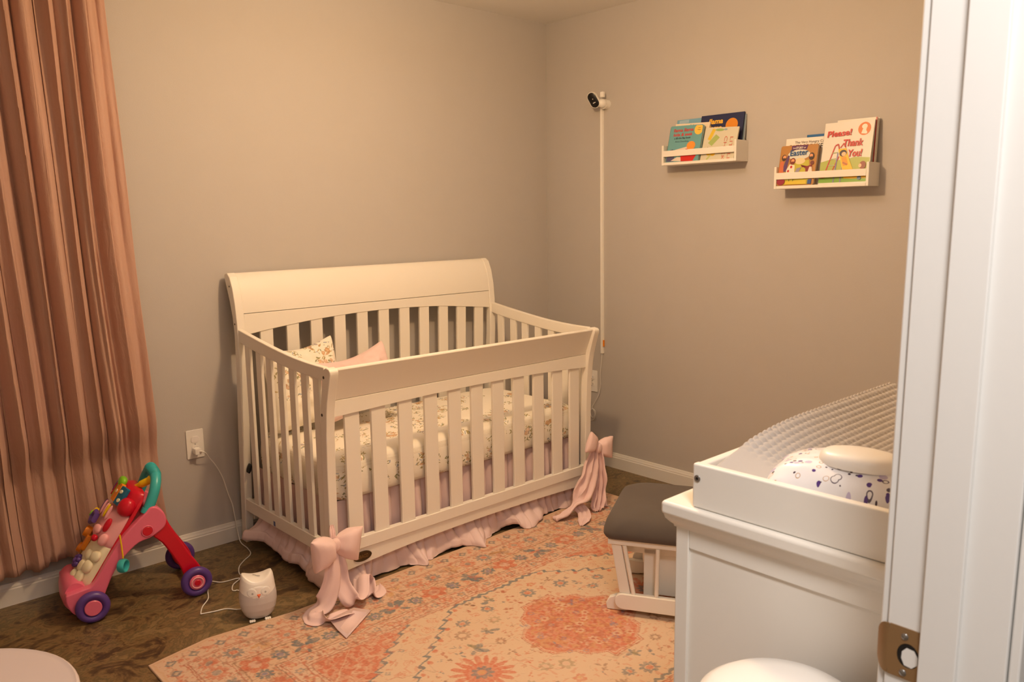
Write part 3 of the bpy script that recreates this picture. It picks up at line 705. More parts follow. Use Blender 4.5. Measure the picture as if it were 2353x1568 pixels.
def skirt_side(sgn):
    def f(u, v):
        y = -.745+u*(.62); z = .340*(1-v); q = sstep(.145, .0, z)
        big = noise.noise(Vector((y*8.5, 5.3, 0))); b2 = noise.noise(Vector((y*19, 2.3, 0)))
        off = .062-.030*pleat(y, 56, 3.0)*(.40+.60*min(1, v*3))*(1-.75*q)-.010*q
        if z > .14: off = max(off, .031)
        off -= q*(.026+.085*max(0, big+.25)+.014*pleat(y, 11, 8.0))+q*q*.035*max(0, b2)
        hem = .35+.9*max(0, noise.noise(Vector((y*6.8, 3, 0))))
        zz = z+q*(.034*hem+.034*u+.022*max(0, b2))+.006*noise.noise(Vector((y*16, z*20, 1)))
        if v > .88: r_ = (v-.88)/.12; zz += .022*hem*math.sin(r_*PI); off -= .018*hem*r_
        return ((XL+off) if sgn < 0 else (XR-off), y+.014*q*math.sin(y*26), max(zz, .004))
    return f
obj('side_panel', M().grid(skirt_side(-1), 420, 60), 'skirt', sk, solid=0.0012, ang=80)
obj('side_panel', M().grid(skirt_side(1), 260, 40), 'skirt', sk, solid=0.0012, ang=80)

# ---- bows
def ribbon(m, pts, widths, sides, n=10, nw=12, fold=0.004, seed=0, nf=2.5):
    P = spline(pts, n); K = len(P)-1; Wd = [interp(i/K, np.linspace(0, 1, len(widths)), widths) for i in range(K+1)]
    Sd = spline(sides, n); T_ = [(P[min(i+1, K)]-P[max(i-1, 0)]).normalized() for i in range(K+1)]
    def f(u, v):
        i = round(u*K); s_ = Sd[i].normalized(); s_ = (s_-T_[i]*s_.dot(T_[i])).normalized(); nn = T_[i].cross(s_); q = (v-.5)*2
        h = fold*(math.sin(q*PI*nf+seed)+.5*noise.noise(Vector((u*7, q*2, seed)))*2)
        p = P[i]+s_*(q*Wd[i]/2)+nn*h
        p.z = max(p.z, .0085); return p
    m.grid(f, K, nw); return m
def puff(m, c, d, upv, L, h0, h1, t_, seed=0, ns=16, nc=28):
    c = Vector(c); D = Vector(d).normalized(); U = Vector(upv); U = (U-D*U.dot(D)).normalized(); Nn = D.cross(U); secs = []
    for i in range(ns+1):
        s_ = i/ns; hh = h0+(h1-h0)*(math.sin(s_*PI/2)**.75); tt = t_*(.25+.95*math.sin(min(1, s_*1.5)*PI*.60))*(1-.66*s_**4); sec = []
        for k in range(nc):
            a_ = 2*PI*k/nc; cr = math.copysign(abs(math.sin(a_))**.9, math.sin(a_)); co = math.copysign(abs(math.cos(a_))**.8, math.cos(a_))
            wr = 1+.10*math.sin(a_*5+seed)*(1-s_)+.05*noise.noise(Vector((s_*5, a_, seed)))
            bow = .10*L*(cr*cr)*s_
            sec.append(c+D*(s_*L+bow)+U*(cr*hh/2*wr)+Nn*(co*tt/2*wr))
        secs.append(sec)
    m.loft(secs); return m
bow = empty('ribbon_bow', (-1.985, -.86, .0085), 'large blush pink bow tied to the crib\'s near left corner, tails trailing on the rug', 'bow', 'bows tied on the crib posts')
kc = Vector((-1.972, -.868, .243))
obj('bow_loop', puff(M(), kc, (-.85, -.35, -.10), (.05, 0, 1), .098, .040, .116, .080, 1), 'pink_cloth', bow, ang=80)
obj('bow_loop', puff(M(), kc+Vector((.008, -.003, 0)), (.93, -.15, -.20), (.20, 0, 1), .088, .042, .124, .072, 3), 'pink_cloth', bow, ang=80)
obj('knot', M().ell(kc+Vector((.003, -.014, 0)), (.017, .017, .024), 20, 12, .8), 'pink_cloth', bow, ang=80)
obj('bow_tail', ribbon(M(), [(-1.975, -.872, .225), (-1.985, -.884, .165), (-2.000, -.890, .100), (-2.030, -.885, .045), (-2.072, -.868, .022), (-2.090, -.905, .018), (-2.055, -.955, .020), (-2.000, -.965, .026), (-1.965, -.950, .014)], [.03, .055, .068, .074, .06, .06, .072, .07, .05], [(1, -.3, .0), (1, -.3, .1), (1, -.3, .2), (.8, -.6, .3), (.3, -1, .3), (.7, .7, .5), (.5, -.9, .3), (.1, -1, .1), (0, -1, 0)], fold=.005, seed=1, nf=1.3), 'pink_cloth', bow, solid=.0012, ang=80)
obj('bow_tail', ribbon(M(), [(-1.960, -.872, .225), (-1.955, -.882, .160), (-1.955, -.890, .090), (-1.935, -.925, .035), (-1.900, -.915, .045), (-1.862, -.868, .085), (-1.835, -.860, .055), (-1.850, -.905, .020), (-1.80, -.885, .012), (-1.765, -.838, .010)], [.03, .05, .06, .07, .07, .07, .065, .06, .06, .015], [(1, -.2, .1), (1, -.2, .1), (1, -.2, .2), (.6, -.5, .5), (.5, -.7, .4), (.5, -.7, .4), (.6, -.6, .2), (.6, -.8, .1), (.5, -.8, 0), (.5, -.8, 0)], fold=.005, seed=4, nf=1.2), 'pink_cloth', bow, solid=.0012, ang=80)
m = M().add([(-2.055, -.965, .024), (-1.950, -.955, .026), (-1.903, -.992, .012), (-2.066, -1.094, .0095), (-2.062, -1.03, .014)], [(0, 1, 2, 3, 4)])
obj('tail_end', m, 'pink_cloth', bow, solid=.0012)
obj('tie_end', ribbon(M(), [(-1.955, -.835, .300), (-1.962, -.85, .285), (-1.968, -.865, .262)], [.012, .02, .02], [(1, 0, .3), (1, 0, .2), (1, 0, 0)], fold=.003), 'pink_cloth', bow, solid=.001)

bow = empty('ribbon_bow', (-.60, -.86, .0085), 'long blush pink bow tied to the crib\'s far right post', 'bow', 'bows tied on the crib posts')
kc = Vector((-.560, -.862, .312))
obj('bow_loop', puff(M(), kc, (-.72, -.25, .36), (.45, 0, 1), .082, .034, .100, .045, 2), 'pink_cloth', bow, ang=80)
obj('bow_loop', puff(M(), kc+Vector((.008, 0, -.012)), (.92, -.25, -.12), (.10, .1, 1), .085, .03, .105, .05, 6), 'pink_cloth', bow, ang=80)
obj('knot', M().ell(kc+Vector((0.005, -.014, -.01)), (.019, .017, .026), 20, 12, .8), 'pink_cloth', bow, ang=80)
obj('bow_tail', ribbon(M(), [(-.575, -.868, .300), (-.600, -.875, .230), (-.635, -.880, .150), (-.700, -.880, .075), (-.775, -.868, .028), (-.825, -.850, .012)], [.03, .085, .10, .08, .05, .04], [(1, -.2, .2), (1, -.2, .35), (.9, -.2, .5), (.7, -.3, .7), (.6, -.5, .5), (.6, -.8, .2)], fold=.012, seed=2), 'pink_cloth', bow, solid=.0012, ang=80)
obj('bow_tail', ribbon(M(), [(-.555, -.872, .295), (-.553, -.880, .220), (-.558, -.885, .140), (-.570, -.890, .070), (-.590, -.898, .022), (-.600, -.915, .010)], [.03, .055, .07, .07, .065, .03], [(1, -.4, 0), (1, -.4, 0), (1, -.4, 0), (1, -.4, 0), (1, -.5, 0), (1, -.5, 0)], fold=.012, seed=5, nf=3), 'pink_cloth', bow, solid=.0012, ang=80)
obj('bow_tail', ribbon(M(), [(-.548, -.868, .290), (-.538, -.872, .200), (-.530, -.874, .100), (-.528, -.876, .030), (-.535, -.885, .010)], [.025, .04, .045, .06, .07], [(1, -.5, 0), (1, -.5, 0), (1, -.5, 0), (1, -.5, 0), (1, -.5, 0)], fold=.007, seed=3), 'pink_cloth', bow, solid=.0012, ang=80)
obj('tail_end', ribbon(M(), [(-.690, -.870, .050), (-.690, -.905, .030), (-.715, -.935, .020), (-.745, -.955, .016), (-.785, -.980, .010)], [.06, .06, .06, .055, .012], [(1, -.4, 0), (1, -.4, 0), (1, -.7, 0), (1, -1, 0), (1, -1, 0)], fold=.004), 'pink_cloth', bow, solid=.0012, ang=80)

# ================================================================== WALL OUTLETS, CORDS
def outlet(loc, face, label, plug=False):
    # face: rotation about z so that local -Y points into the room
    e = empty('wall_outlet', loc, label, 'wall outlet', rot=Matrix.Rotation(face, 4, 'Z'))
    m = M(); rbox(m, (-.036, -.0, -.0585), (.036, -.006, .0585), .0018); obj('cover_plate', M().prism(rrect(-.036, -.0605, .036, .0605, .003), lambda a, b, d_: (a, d_, b), -.005, 0), 'plastic', e, local=True, bevel=.001)
    for s_ in (1, -1):
        r = obj('receptacle', M().prism(rrect(-.0165, -.0135, .0165, .0135, .0105), lambda a, b, d_: (a, d_, b+s_*.0195), -.0075, -.004), 'matte_white', e, local=True, bevel=.0006)
        if plug and s_ == 1: continue      # socket closed by a smooth safety cap
        m = M()
        for xx in (-.0062, .0062): m.box((xx-.001, -.0079, s_*.0195-.001), (xx+.001, -.0070, s_*.0195+.007))
        m.box((-.0018, -.0079, s_*.0195-.0085), (.0018, -.0070, s_*.0195-.005)); obj('slots', m, 'dark', r, local=True, smooth=False)
    obj('screw', M().disc((0, -.0045, 0), (0, -1, 0), .003, .0015), 'grey_pl', e, local=True)
    return e
outlet((-2.104, 0, .463), 0, 'white wall outlet beside the curtain with a charger plugged in', True)
outlet((0, -.352, .468), -PI/2, 'white wall outlet half hidden behind the crib\'s far right post')
e = empty('plug_adapter', (-2.100, -.0075, .437), 'small white charger block plugged into the lower outlet socket', 'plug')
m = M(); m.prism(rrect(-.013, -.013, .013, .013, .004), lambda a, b, d_: (-2.106+a, d_, .437+b), -.040, -.0078); obj('block', m, 'plastic', e, bevel=.002)
obj('cable_collar', M().cyl((-2.099, -.040, .437), (-2.092, -.052, .437), .0045), 'plastic', e)
cord = [(-2.092, -.052, .437), (-2.080, -.050, .428), (-2.060, -.030, .40), (-2.032, -.024, .358), (-2.006, -.022, .30), (-1.986, -.022, .22), (-1.972, -.024, .17), (-1.966, -.025, .12), (-1.960, -.030, .05), (-1.962, -.06, .006), (-1.968, -.14, .004), (-1.985, -.205, .0035), (-2.035, -.250, .0035), (-2.073, -.291, .0035), (-2.100, -.35, .0035), (-2.107, -.405, .0035), (-2.128, -.47, .004), (-2.15, -.55, .006), (-2.165, -.63, .010), (-2.185, -.665, .014)]
tag(obj('power_cord', M().tube(spline(cord, 8), .0021, 8), 'plastic'), 'thin white cord running from the plug down the wall to the owl', 'cord')
c2 = [(-2.205, -.662, .014), (-2.235, -.64, .006), (-2.262, -.601, .0035), (-2.300, -.590, .0035), (-2.338, -.576, .0035), (-2.342, -.570, .0035), (-2.318, -.525, .0035), (-2.278, -.478, .0035), (-2.255, -.42, .0035), (-2.225, -.355, .0035), (-2.210, -.343, .0035), (-2.188, -.375, .0035), (-2.160, -.385, .0035), (-2.128, -.388, .0035), (-2.120, -.40, .0035), (-2.160, -.43, .0035), (-2.182, -.47, .0035), (-2.178, -.485, .0035), (-2.168, -.49, .0035), (-2.155, -.55, .0035), (-2.178, -.64, .006), (-2.195, -.664, .016)]
tag(obj('sensor_cord', M().tube(spline(c2, 8), .0021, 8), 'plastic'), 'white cord looped on the floor to the left of the owl', 'cord')

# ================================================================== OWL
MAT['owl_mask'] = pm('owl_glossy_white', (246, 242, 236), .3); MAT['owl_body'] = pm('owl_frosted_white', (206, 200, 198), .5)
oa = math.atan2(-3.3073+.73, -3.3462+2.20)+PI/2+math.radians(4)   # local -Y faces the camera
e = empty('owl_figure', (-2.198, -.728, 0), 'small white plastic owl night light standing on the brown floor', 'owl', rot=Matrix.Rotation(oa, 4, 'Z'))
RZ = [(0.004, .034), (0.008, .042), (.02, .051), (.04, .059), (.065, .0635), (.085, .0635), (.105, .061), (.125, .058), (.14, .0545), (.149, .050), (.153, .043), (.155, .020), (.1552, .001)]
def owlr(z): return interp(z, [a for a, _ in RZ], [b for _, b in RZ])
def owlpt(z, a_, k=1.0, grow=0.0):
    r = owlr(z)*k+grow; ca, sa = math.cos(a_), math.sin(a_); p_ = .86
    x = r*math.copysign(abs(ca)**p_, ca); y = .80*r*math.copysign(abs(sa)**p_, sa)
    zz = z
    if z > .115: zz = z+(.040*(abs(x)/.05)**2.4-.008)*((z-.115)/.042)**1.2*(.7+.3*max(0, -y/.04)) if True else z
    return (x, y, zz)
zs = list(np.linspace(.004, .010, 3))+list(np.linspace(.013, .150, 90))+[.152, .1535, .1545, .155, .1552]
ob_ = M().loft([[owlpt(z, 2*PI*k/96) for k in range(96)] for z in zs])
for i, f in enumerate(ob_.f):
    cx_ = sum(ob_.v[j][0] for j in f)/len(f); cz_ = sum(ob_.v[j][2] for j in f)/len(f); cy_ = sum(ob_.v[j][1] for j in f)/len(f)
    if cz_ > .0905+.020*(abs(cx_)/.06)**2+.02*max(0, cy_)/.05: ob_.mi[i] = 1
obj('body', ob_, ['owl_body', 'owl_mask'], e, local=True, ang=70)
def onface(x, z, out):       # surface point of the front at lateral x
    best = None
    for k in range(200):
        a_ = -PI+PI*k/199; p = owlpt(z, a_, 1.0)
        if best is None or abs(p[0]-x) < abs(best[0]-x): best = p
    return (x, best[1]-out, z)
def patch(cx, cz, rx, rz, out, n=28, rings=6, cut=None):
    m = M(); vs = [onface(cx, cz, out)]; fs = []
    for i in range(1, rings+1):
        for k in range(n):
            a_ = 2*PI*k/n; x = cx+rx*i/rings*math.cos(a_); z = cz+rz*i/rings*math.sin(a_)
            vs.append(onface(x, z, out*(1 if i < rings else -.5)))
    for k in range(n): fs.append((0, 1+k, 1+(k+1) % n))
    for i in range(rings-1):
        for k in range(n): b = 1+i*n; fs.append((b+k, b+n+k, b+n+(k+1) % n, b+(k+1) % n))
    return m.add(vs, fs)
fc = obj('face_mask', patch(0.0, .112, .040, .019, .0012), 'owl_mask', e, local=True, ang=70)
for s_ in (-1, 1):
    ey = obj('eye_ring', patch(s_*.0225, .111, .0175, .0170, .0026), 'plastic', fc, local=True, ang=70)
    obj('eye', patch(s_*.0215+.001, .109, .0048, .0048, .0036, 16, 3), 'grey_pl', e, local=True, ang=70)
y0 = onface(0, .098, 0)[1]
obj('beak', M().add([(-.0068, y0-.002, .104), (.0068, y0-.002, .104), (0, y0-.002, .089), (0, y0-.010, .0995), (-.004, y0-.003, .1055), (.004, y0-.003, .1055)], [(0, 2, 3), (2, 1, 3), (4, 0, 3), (1, 5, 3), (5, 4, 3), (0, 4, 5, 1, 2)]), pm('orange_beak', (224, 92, 28), .4), e, local=True, smooth=False)
for s_ in (-1, 1):
    m = M()
    for k in (-1, 0, 1): m.ell((s_*.026+k*.0065, -.038, .0045), (.0045, .010, .0045), 10, 8)
    obj('foot', m, 'owl_mask', e, local=True)
obj('hanging_slot', M().tube([(-.012, .01, .1545), (0, 0, .1525), (.010, -.012, .1545)], .0012, 6), 'grey_pl', e, local=True)

# ================================================================== PUSH WALKER
Ou = Vector((-2.635, -.365, 0)); Uu = Vector((.987, -.159, 0)).normalized(); Vv = Vector((.159, .987, 0)).normalized()
rotm = Matrix(((Uu.x, Vv.x, 0, 0), (Uu.y, Vv.y, 0, 0), (0, 0, 1, 0), (0, 0, 0, 1)))
wk = empty('push_walker', Ou, 'pink and red plastic baby push walker toy with teal handle in front of the curtain', 'toy walker', rot=rotm)
L = dict(local=True)
sv = lambda a, b, d_: (a, d_, b)
arch = [(-.078, .110), (-.079, .085), (-.070, .055), (-.052, .032), (-.02, .035), (.03, .062), (.05, .100), (.071, .144), (.096, .183), (.128, .217), (.166, .245), (.204, .254), (.232, .268), (.255, .285), (.263, .308), (.258, .336), (.238, .362), (.215, .368), (.197, .352), (.181, .338), (.119, .282), (.060, .205), (.010, .130), (-.02, .120)]
def smoothpoly(p, n=3):
    q = [(a, 0, b) for a, b in p]; q = q+q[:1]; return [(v.x, v.z) for v in spline(q, n)[:-1]]
sa = smoothpoly(arch)
nearp = obj('side_frame', M().prism(sa, sv, .020, .055), 'pink', wk, bevel=.006, seg=3, **L)
farp = obj('side_frame', M().prism(sa, sv, .238, .272), 'pink', wk, bevel=.006, seg=3, **L)
# curved nose joining both sides
m = M(); m.loft([[(-.045+(.045*r)*math.cos(a_)*.9, d_, .085+.058*r*math.sin(a_)) for a_ in [2*PI*k/28 for k in range(28)]] for d_, r in ((.05, .9), (.08, 1.05), (.14, 1.12), (.20, 1.05), (.245, .9))])
obj('nose', m, 'pink', wk, **L)
obj('roller', M().disc((-.050, .085, .112), (0, 1, 0), .027, .11, 28), 'purple', wk, **L)
obj('crossbar', M().box((.205, .05, .275), (.250, .240, .345)), 'pink', wk, bevel=.012, seg=3, **L)
obj('side_button', M().disc((.197, .022, .283), (0, -1, 0), .0165, .006), 'red', nearp, **L)
obj('button_ring', M().torus((.197, .019, .283), (0, 1, 0), .019, .0022), 'pink', nearp, **L)
leg = smoothpoly([(.262, .318), (.285, .262), (.330, .170), (.372, .095), (.380, .055), (.345, .035), (.318, .050), (.300, .110), (.272, .170), (.244, .222), (.212, .262), (.230, .30)])
for d0, d1 in ((.024, .058), (.236, .270)): obj('rear_leg', M().prism(leg, sv, d0+.004, d1-.002), 'red', wk, bevel=.007, seg=3, **L)
obj('axle_bar', M().cyl((.350, .03, .055), (.350, .27, .055), .008), 'pink', wk, **L)
def wheel(s_, z, v0, sgn, r, kind):
    ti = obj('wheel', M().torus((s_, v0, z), (0, 1, 0), r-.014, .0142, 40, 14, 1.15).disc((s_, v0+.010, z), (0, -1, 0), r-.018, .018), 'purple', wk, **L)
    obj('hub', M().disc((s_, v0+sgn*.004, z), (0, sgn, 0), r*.50, .012, 32, .2), 'pink', ti, **L)
    if kind: 
        obj('hub_ring', M().torus((s_, v0+sgn*.0165, z), (0, 1, 0), r*.36, .0025), 'pink_l', ti, **L); obj('hub_cap', M().disc((s_, v0+sgn*.014, z), (0, sgn, 0), r*.2, .006), 'red', ti, **L)
wheel(0, .0562, .004, -1, .056, False); wheel(.347, .0562, .004, -1, .056, True)
wheel(0, .0562, .292, 1, .056, False); wheel(.347, .0562, .292, 1, .056, True)
# handle: teal hoop from near side to far side
hp = spline([(.207, .045, .352), (.222, .046, .385), (.240, .056, .430), (.250, .090, .463), (.248, .145, .474), (.250, .200, .463), (.240, .234, .430), (.222, .244, .385), (.207, .245, .352)], 10)
obj('handle', M().tube(hp, [.0185]*len(hp), 18), 'teal', wk, **L)
m = M()
for k in range(30, 52, 1):
    p = hp[k]; T_ = (hp[k+1]-hp[k-1]).normalized(); m.torus(p, T_, .0186, .0012, 20, 6)
obj('grip_ribs', m, 'teal', wk, **L)
for v0 in (.045, .245): obj('handle_collar', M().cyl((.206, v0, .345), (.210, v0, .362), .024, 24, .019), 'teal', wk, **L)
# sloping activity board
e1 = Vector((.558, 0, .830)); e2 = Vector((-.830, 0, .558)); B0 = Vector((.012, 0, .118))
def bp(a, b, v): p = B0+e1*a+e2*b; return (p.x, v, p.z)
def bprism(poly, b0, b1, mat, name, par=wk, bev=.003, **k): return obj(name, M().prism(poly, lambda a, v, b: bp(a, b, v), b0, b1), mat, par, bevel=bev, seg=3, **L, **k)
tray = bprism(rrect(-.03, .045, .345, .255, .05), -.004, .010, 'red', 'backing_tray')
VC, VW = .148, .098
def dome(v, h): return h*math.sqrt(max(0.0, 1-((v-VC)/VW)**2))
def dpt(a, v, lift=0.0, h=.060):
    q = min(.97, max(-.97, (v-VC)/VW)); b = .012+h*math.sqrt(1-q*q); nb, nv = math.sqrt(1-q*q)/h, q/VW; l_ = math.hypot(nb, nv); nb /= l_; nv /= l_
    P_ = Vector(bp(a, b, v)); N_ = (e2*nb+Vector((0, 1, 0))*nv).normalized(); T_ = e1.cross(N_).normalized(); return P_+N_*lift, N_, T_
def dpanel(a0, a1, h, mat, name, r=.02):
    m = M(); secs = []
    for i in range(13):
        q = i/12; a = a0+(a1-a0)*q; k = (1-(abs(2*q-1))**4)**.5; sec = []
        for j in range(25):
            an = PI*j/24; sec.append(bp(a, .006+h*(.35+.65*k)*math.sin(an), VC-VW*(.86+.14*k)*math.cos(an)))
        sec.append(bp(a, .004, VC+VW*.8)); sec.append(bp(a, .004, VC-VW*.8)); secs.append(sec)
    m.loft(secs); return obj(name, m, mat, wk, ang=50, **L)
cr_ = dpanel(-.030, .150, .056, 'cream', 'cream_panel'); pk = dpanel(.120, .262, .068, 'pink_l', 'pink_panel'); rd = dpanel(.255, .352, .056, 'red', 'book_backing')
def piece(a, v, poly, th, mat, name, par=wk, lift=0, h=.060, bev=.0025):
    P_, N_, T_ = dpt(a, v, lift, h); return obj(name, M().prism(poly, lambda x, y, d_: tuple(P_+e1*x+T_*y+N_*d_), -.006, th), mat, par, bevel=bev, **L)
def blob(a, v, r, mat, name, par=wk, lift=0, h=.060):
    P_, N_, T_ = dpt(a, v, lift, h); m = M(); m.ell((0, 0, 0), r, 20, 12, .85); m.v = [tuple(P_+e1*x+T_*y+N_*z) for x, y, z in m.v]; return obj(name, m, mat, par, **L)
circ = lambda r, n=20: [(r*math.cos(2*PI*k/n), r*math.sin(2*PI*k/n)) for k in range(n)]
for a, v, r in ((.000, .082, (.026, .020, .010)), (.045, .072, (.024, .020, .012)), (.088, .066, (.020, .020, .010)), (-.008, .118, (.020, .020, .010)), (.035, .100, (.022, .018, .010)), (.080, .098, (.018, .018, .009))): blob(a, v, r, 'cream', 'relief', cr_, h=.05)
P_, N_, T_ = dpt(.035, .140, .006, .05); m = M()
for k in range(6):
    a_ = 2*PI*k/6; m.ell(P_+e1*(.015*math.cos(a_))+T_*(.015*math.sin(a_)), (.0105, .0105, .0105), 12, 8)
m.ell(P_+N_*.004, (.011, .011, .011), 12, 8); obj('purple_flower', m, 'purple', wk, **L)
piece(.052, .178, rrect(-.052, -.012, .052, .012, .011), .006, pm('brown_toy_plastic', (160, 112, 40), .4), 'brown_arc', h=.05)
piece(.098, .158, rrect(-.028, -.012, .028, .012, .008), .010, 'orange', 'orange_track', h=.055)
piece(.125, .205, circ(.020), .020, 'orange', 'orange_gear', h=.06); piece(.060, .218, circ(.018), .022, 'orange', 'orange_gear', h=.05)
gearp = [((.027 if k % 2 else .021)*math.cos(2*PI*k/20), (.027 if k % 2 else .021)*math.sin(2*PI*k/20)) for k in range(20)]
piece(.190, .200, gearp, .022, 'yellow', 'yellow_gear', h=.068); piece(.190, .200, circ(.012), .028, 'green', 'gear_hub', h=.068)
P_, N_, T_ = dpt(.196, .140, .016, .068); m = M(); m.torus((0, 0, 0), (0, 0, 1), .020, .010, 5, 10); m.v = [tuple(P_+e1*x+T_*y+N_*z) for x, y, z in m.v]; obj('purple_star_knob', m, 'purple', wk, **L)
blob(.140, .092, (.012, .012, .009), 'red', 'red_button', pk, .002, .068)
blob(.200, .074, (.026, .011, .008), 'red', 'red_slider', pk, .002, .068); blob(.150, .064, (.022, .016, .012), 'pink_l', 'pink_relief', pk, 0, .068); blob(.170, .104, (.016, .020, .010), 'pink_l', 'pink_relief', pk, 0, .068)
for v in (.100, .128, .165): blob(.236, v, (.028, .006, .006), 'pink_l', 'pink_rib', pk, .002, .064)
blob(.238, .115, (.026, .005, .006), 'yellow', 'yellow_bar', pk, .003, .064); blob(.232, .185, (.030, .009, .007), 'purple', 'purple_bar', pk, .002, .064)
blob(.282, .066, (.034, .030, .026), 'red', 'speaker', h=.040)
for k, (v, w_, mt) in enumerate(((.095, .020, 'blue'), (.128, .018, 'orange'), (.158, .016, 'green'), (.195, .024, 'red'))): piece(.305+.004*k, v, rrect(-.034, -w_, .034, w_, .005), .008+.003*(k % 2), mt, 'page_tab', h=.056)
for a, v in ((.290, .090), (.320, .098), (.312, .128)): piece(a, v, circ(.007, 12), .0125, 'cream', 'picture_dot', h=.056, bev=.001)
piece(.315, .196, rrect(-.020, -.014, .020, .014, .01), .014, 'purple', 'picture_dot', h=.056)
blob(.346, .150, (.018, .030, .014), 'green', 'green_lever', lift=.008, h=.050)
m = M(); m.tube(spline([(.180, .145, .412), (.205, .125, .428), (.235, .105, .445), (.245, .095, .452)], 5), [.010]*5+[.014]*5+[.017]*5+[.012], 14); obj('yellow_microphone', m, 'yellow', wk, **L)
m = M(); m.tube([(.106, .018, .291), (.108, .012, .25), (.109, .010, .205)], .0028, 8); rg = obj('ring_string', m, 'yellow', wk, **L)
m = M(); R_, r_ = .0205, .0165; secs = []
n = 32; vs = []
for (rr, zz) in ((R_, -.012), (R_, .012), (r_, .012), (r_, -.012)): vs += [(.107+zz*.9+rr*.55*math.cos(2*PI*k/n)*.0, .010+rr*0, 0) for k in range(0)]
axr = Vector((.80, -.60, 0)); m.torus((.107, .010, .178), axr, .0205, .0042, 32, 10, 3.0); obj('teal_ring', m, 'teal', wk, **L)

# ================================================================== BABY MONITOR
e = empty('baby_monitor', (-.03, -.455, 1.965), 'white baby monitor camera with black oval face mounted high on the right wall', 'camera')
look = Vector((-.55, -.28, -.30)).normalized(); P = Vector((-.085, -.430, 1.978)); upm = Vector((-.30, .75, 1)).normalized(); upm = (upm-look*upm.dot(look)).normalized(); sd = look.cross(upm)
look2 = Vector((-.72, -.35, -.22)).normalized(); long_ = Vector((0.05, .50, 1)); long_ = (long_-look2*long_.dot(look2)).normalized(); wide = look2.cross(long_)
def stad(L_, r, n=12):
    out = []
    for k in range(n+1): a_ = PI*k/n; out.append((r*math.cos(a_), L_+r*math.sin(a_)))
    for k in range(n+1): a_ = PI+PI*k/n; out.append((r*math.cos(a_), -L_+r*math.sin(a_)))
    return out
def stl(secs): return M().loft([[P+wide*a+long_*b+look2*d_ for a, b in stad(L_, r)] for L_, r, d_ in secs])
obj('housing', stl([(.012, .012, -.034), (.016, .020, -.030), (.017, .025, -.015), (.017, .026, .004), (.017, .0245, .010)]), 'plastic', e)
fp = obj('face_plate', stl([(.017, .0225, .008), (.017, .0225, .0112), (.016, .021, .012)]), 'dark', e)
obj('lens', M().disc(P+look2*.0118+long_*.006, look2, .0028, .001), 'grey_pl', fp)
vs, fs = text_mesh('owlet', .009, .015, bold=.0002); 
obj('logo', M().add([P+look2*(.0126+p[2]*.3)+wide*(p[0]-.0065)*-1*-1+long_*(p[1]-.016) for p in vs], fs), 'plastic', fp, smooth=False)
obj('mount', M().ell((-.045, -.452, 1.962), (.030, .024, .023), 22, 14).cyl((-.032, -.448, 1.960), (0, -.448, 1.960), .025), 'plastic', e)
obj('bracket', M().prism([(0, 0), (.016, .004), (.022, .05), (.012, .052), (.0, .03)], lambda a, b, d_: (-.055+.2*b, -.448-a, 1.985+b*.62), -.0, .0).box((-.062, -.472, 1.99), (-.045, -.452, 2.018)), 'plastic', e, bevel=.003)
e = empty('cable_cover', (0, -.424, .64), 'long thin white cable cover strip running down the right wall below the monitor', 'cable cover')
m = M(); m.loft([[(0, y-.0085, z), (-.012, y-.0075, z), (-.0135, y, z), (-.012, y+.0075, z), (0, y+.0085, z)] for y, z in ((-.417, 1.945), (-.421, 1.3), (-.4265, .633))]); obj('channel', m, 'plastic', e)
obj('orange_clip', M().box((-.012, -.4405, .672), (-.002, -.434, .708)), 'orange', e, bevel=.002)
mc = [(-.008, -.4275, .64), (-.009, -.423, .58), (-.010, -.416, .515), (-.010, -.418, .455), (-.012, -.405, .395), (-.014, -.375, .345), (-.014, -.360, .318), (-.016, -.375, .300), (-.016, -.382, .283), (-.015, -.370, .262), (-.015, -.352, .270), (-.016, -.350, .300), (-.017, -.368, .312), (-.016, -.386, .295), (-.015, -.372, .250), (-.02, -.33, .245), (-.02, -.31, .28), (-.02, -.33, .40), (-.016, -.352, .448)]
tag(obj('monitor_cord', M().tube(spline(mc, 8), .0016, 8), 'plastic'), 'thin white monitor cord coiled behind the crib\'s far right post', 'cord')

# ================================================================== BOOK RAILS
def rail(y0, z0, label, w=.409):
    e = empty('book_rail', (0, y0, z0), label, 'shelf', 'white book rails on the right wall')
    D = .100
    m = M().box((-D, y0-.0112, z0), (0, y0-w+.0112, z0+.013)); obj('bottom_board', m, 'dresser', e, bevel=.0015)
    for y in (y0, y0-w+.011): obj('end_panel', M().box((-D, y, z0), (0, y-.011, z0+.094)), 'dresser', e, bevel=.0015)
    obj('front_bar', M().box((-D-.001, y0-.0105, z0+.040), (-D+.011, y0-w+.0105, z0+.068)), 'dresser', e, bevel=.001)
    obj('back_bar', M().box((-.012, y0-.0105, z0+.052), (-.001, y0-w+.0105, z0+.080)), 'dresser', e, bevel=.001)
    return e
rail(-.8785, 1.619, 'white wooden wall book rail nearer the corner and the camera pole'); rail(-1.4765, 1.487, 'white wooden wall book rail nearer the door, holding a tall red-lettered book')

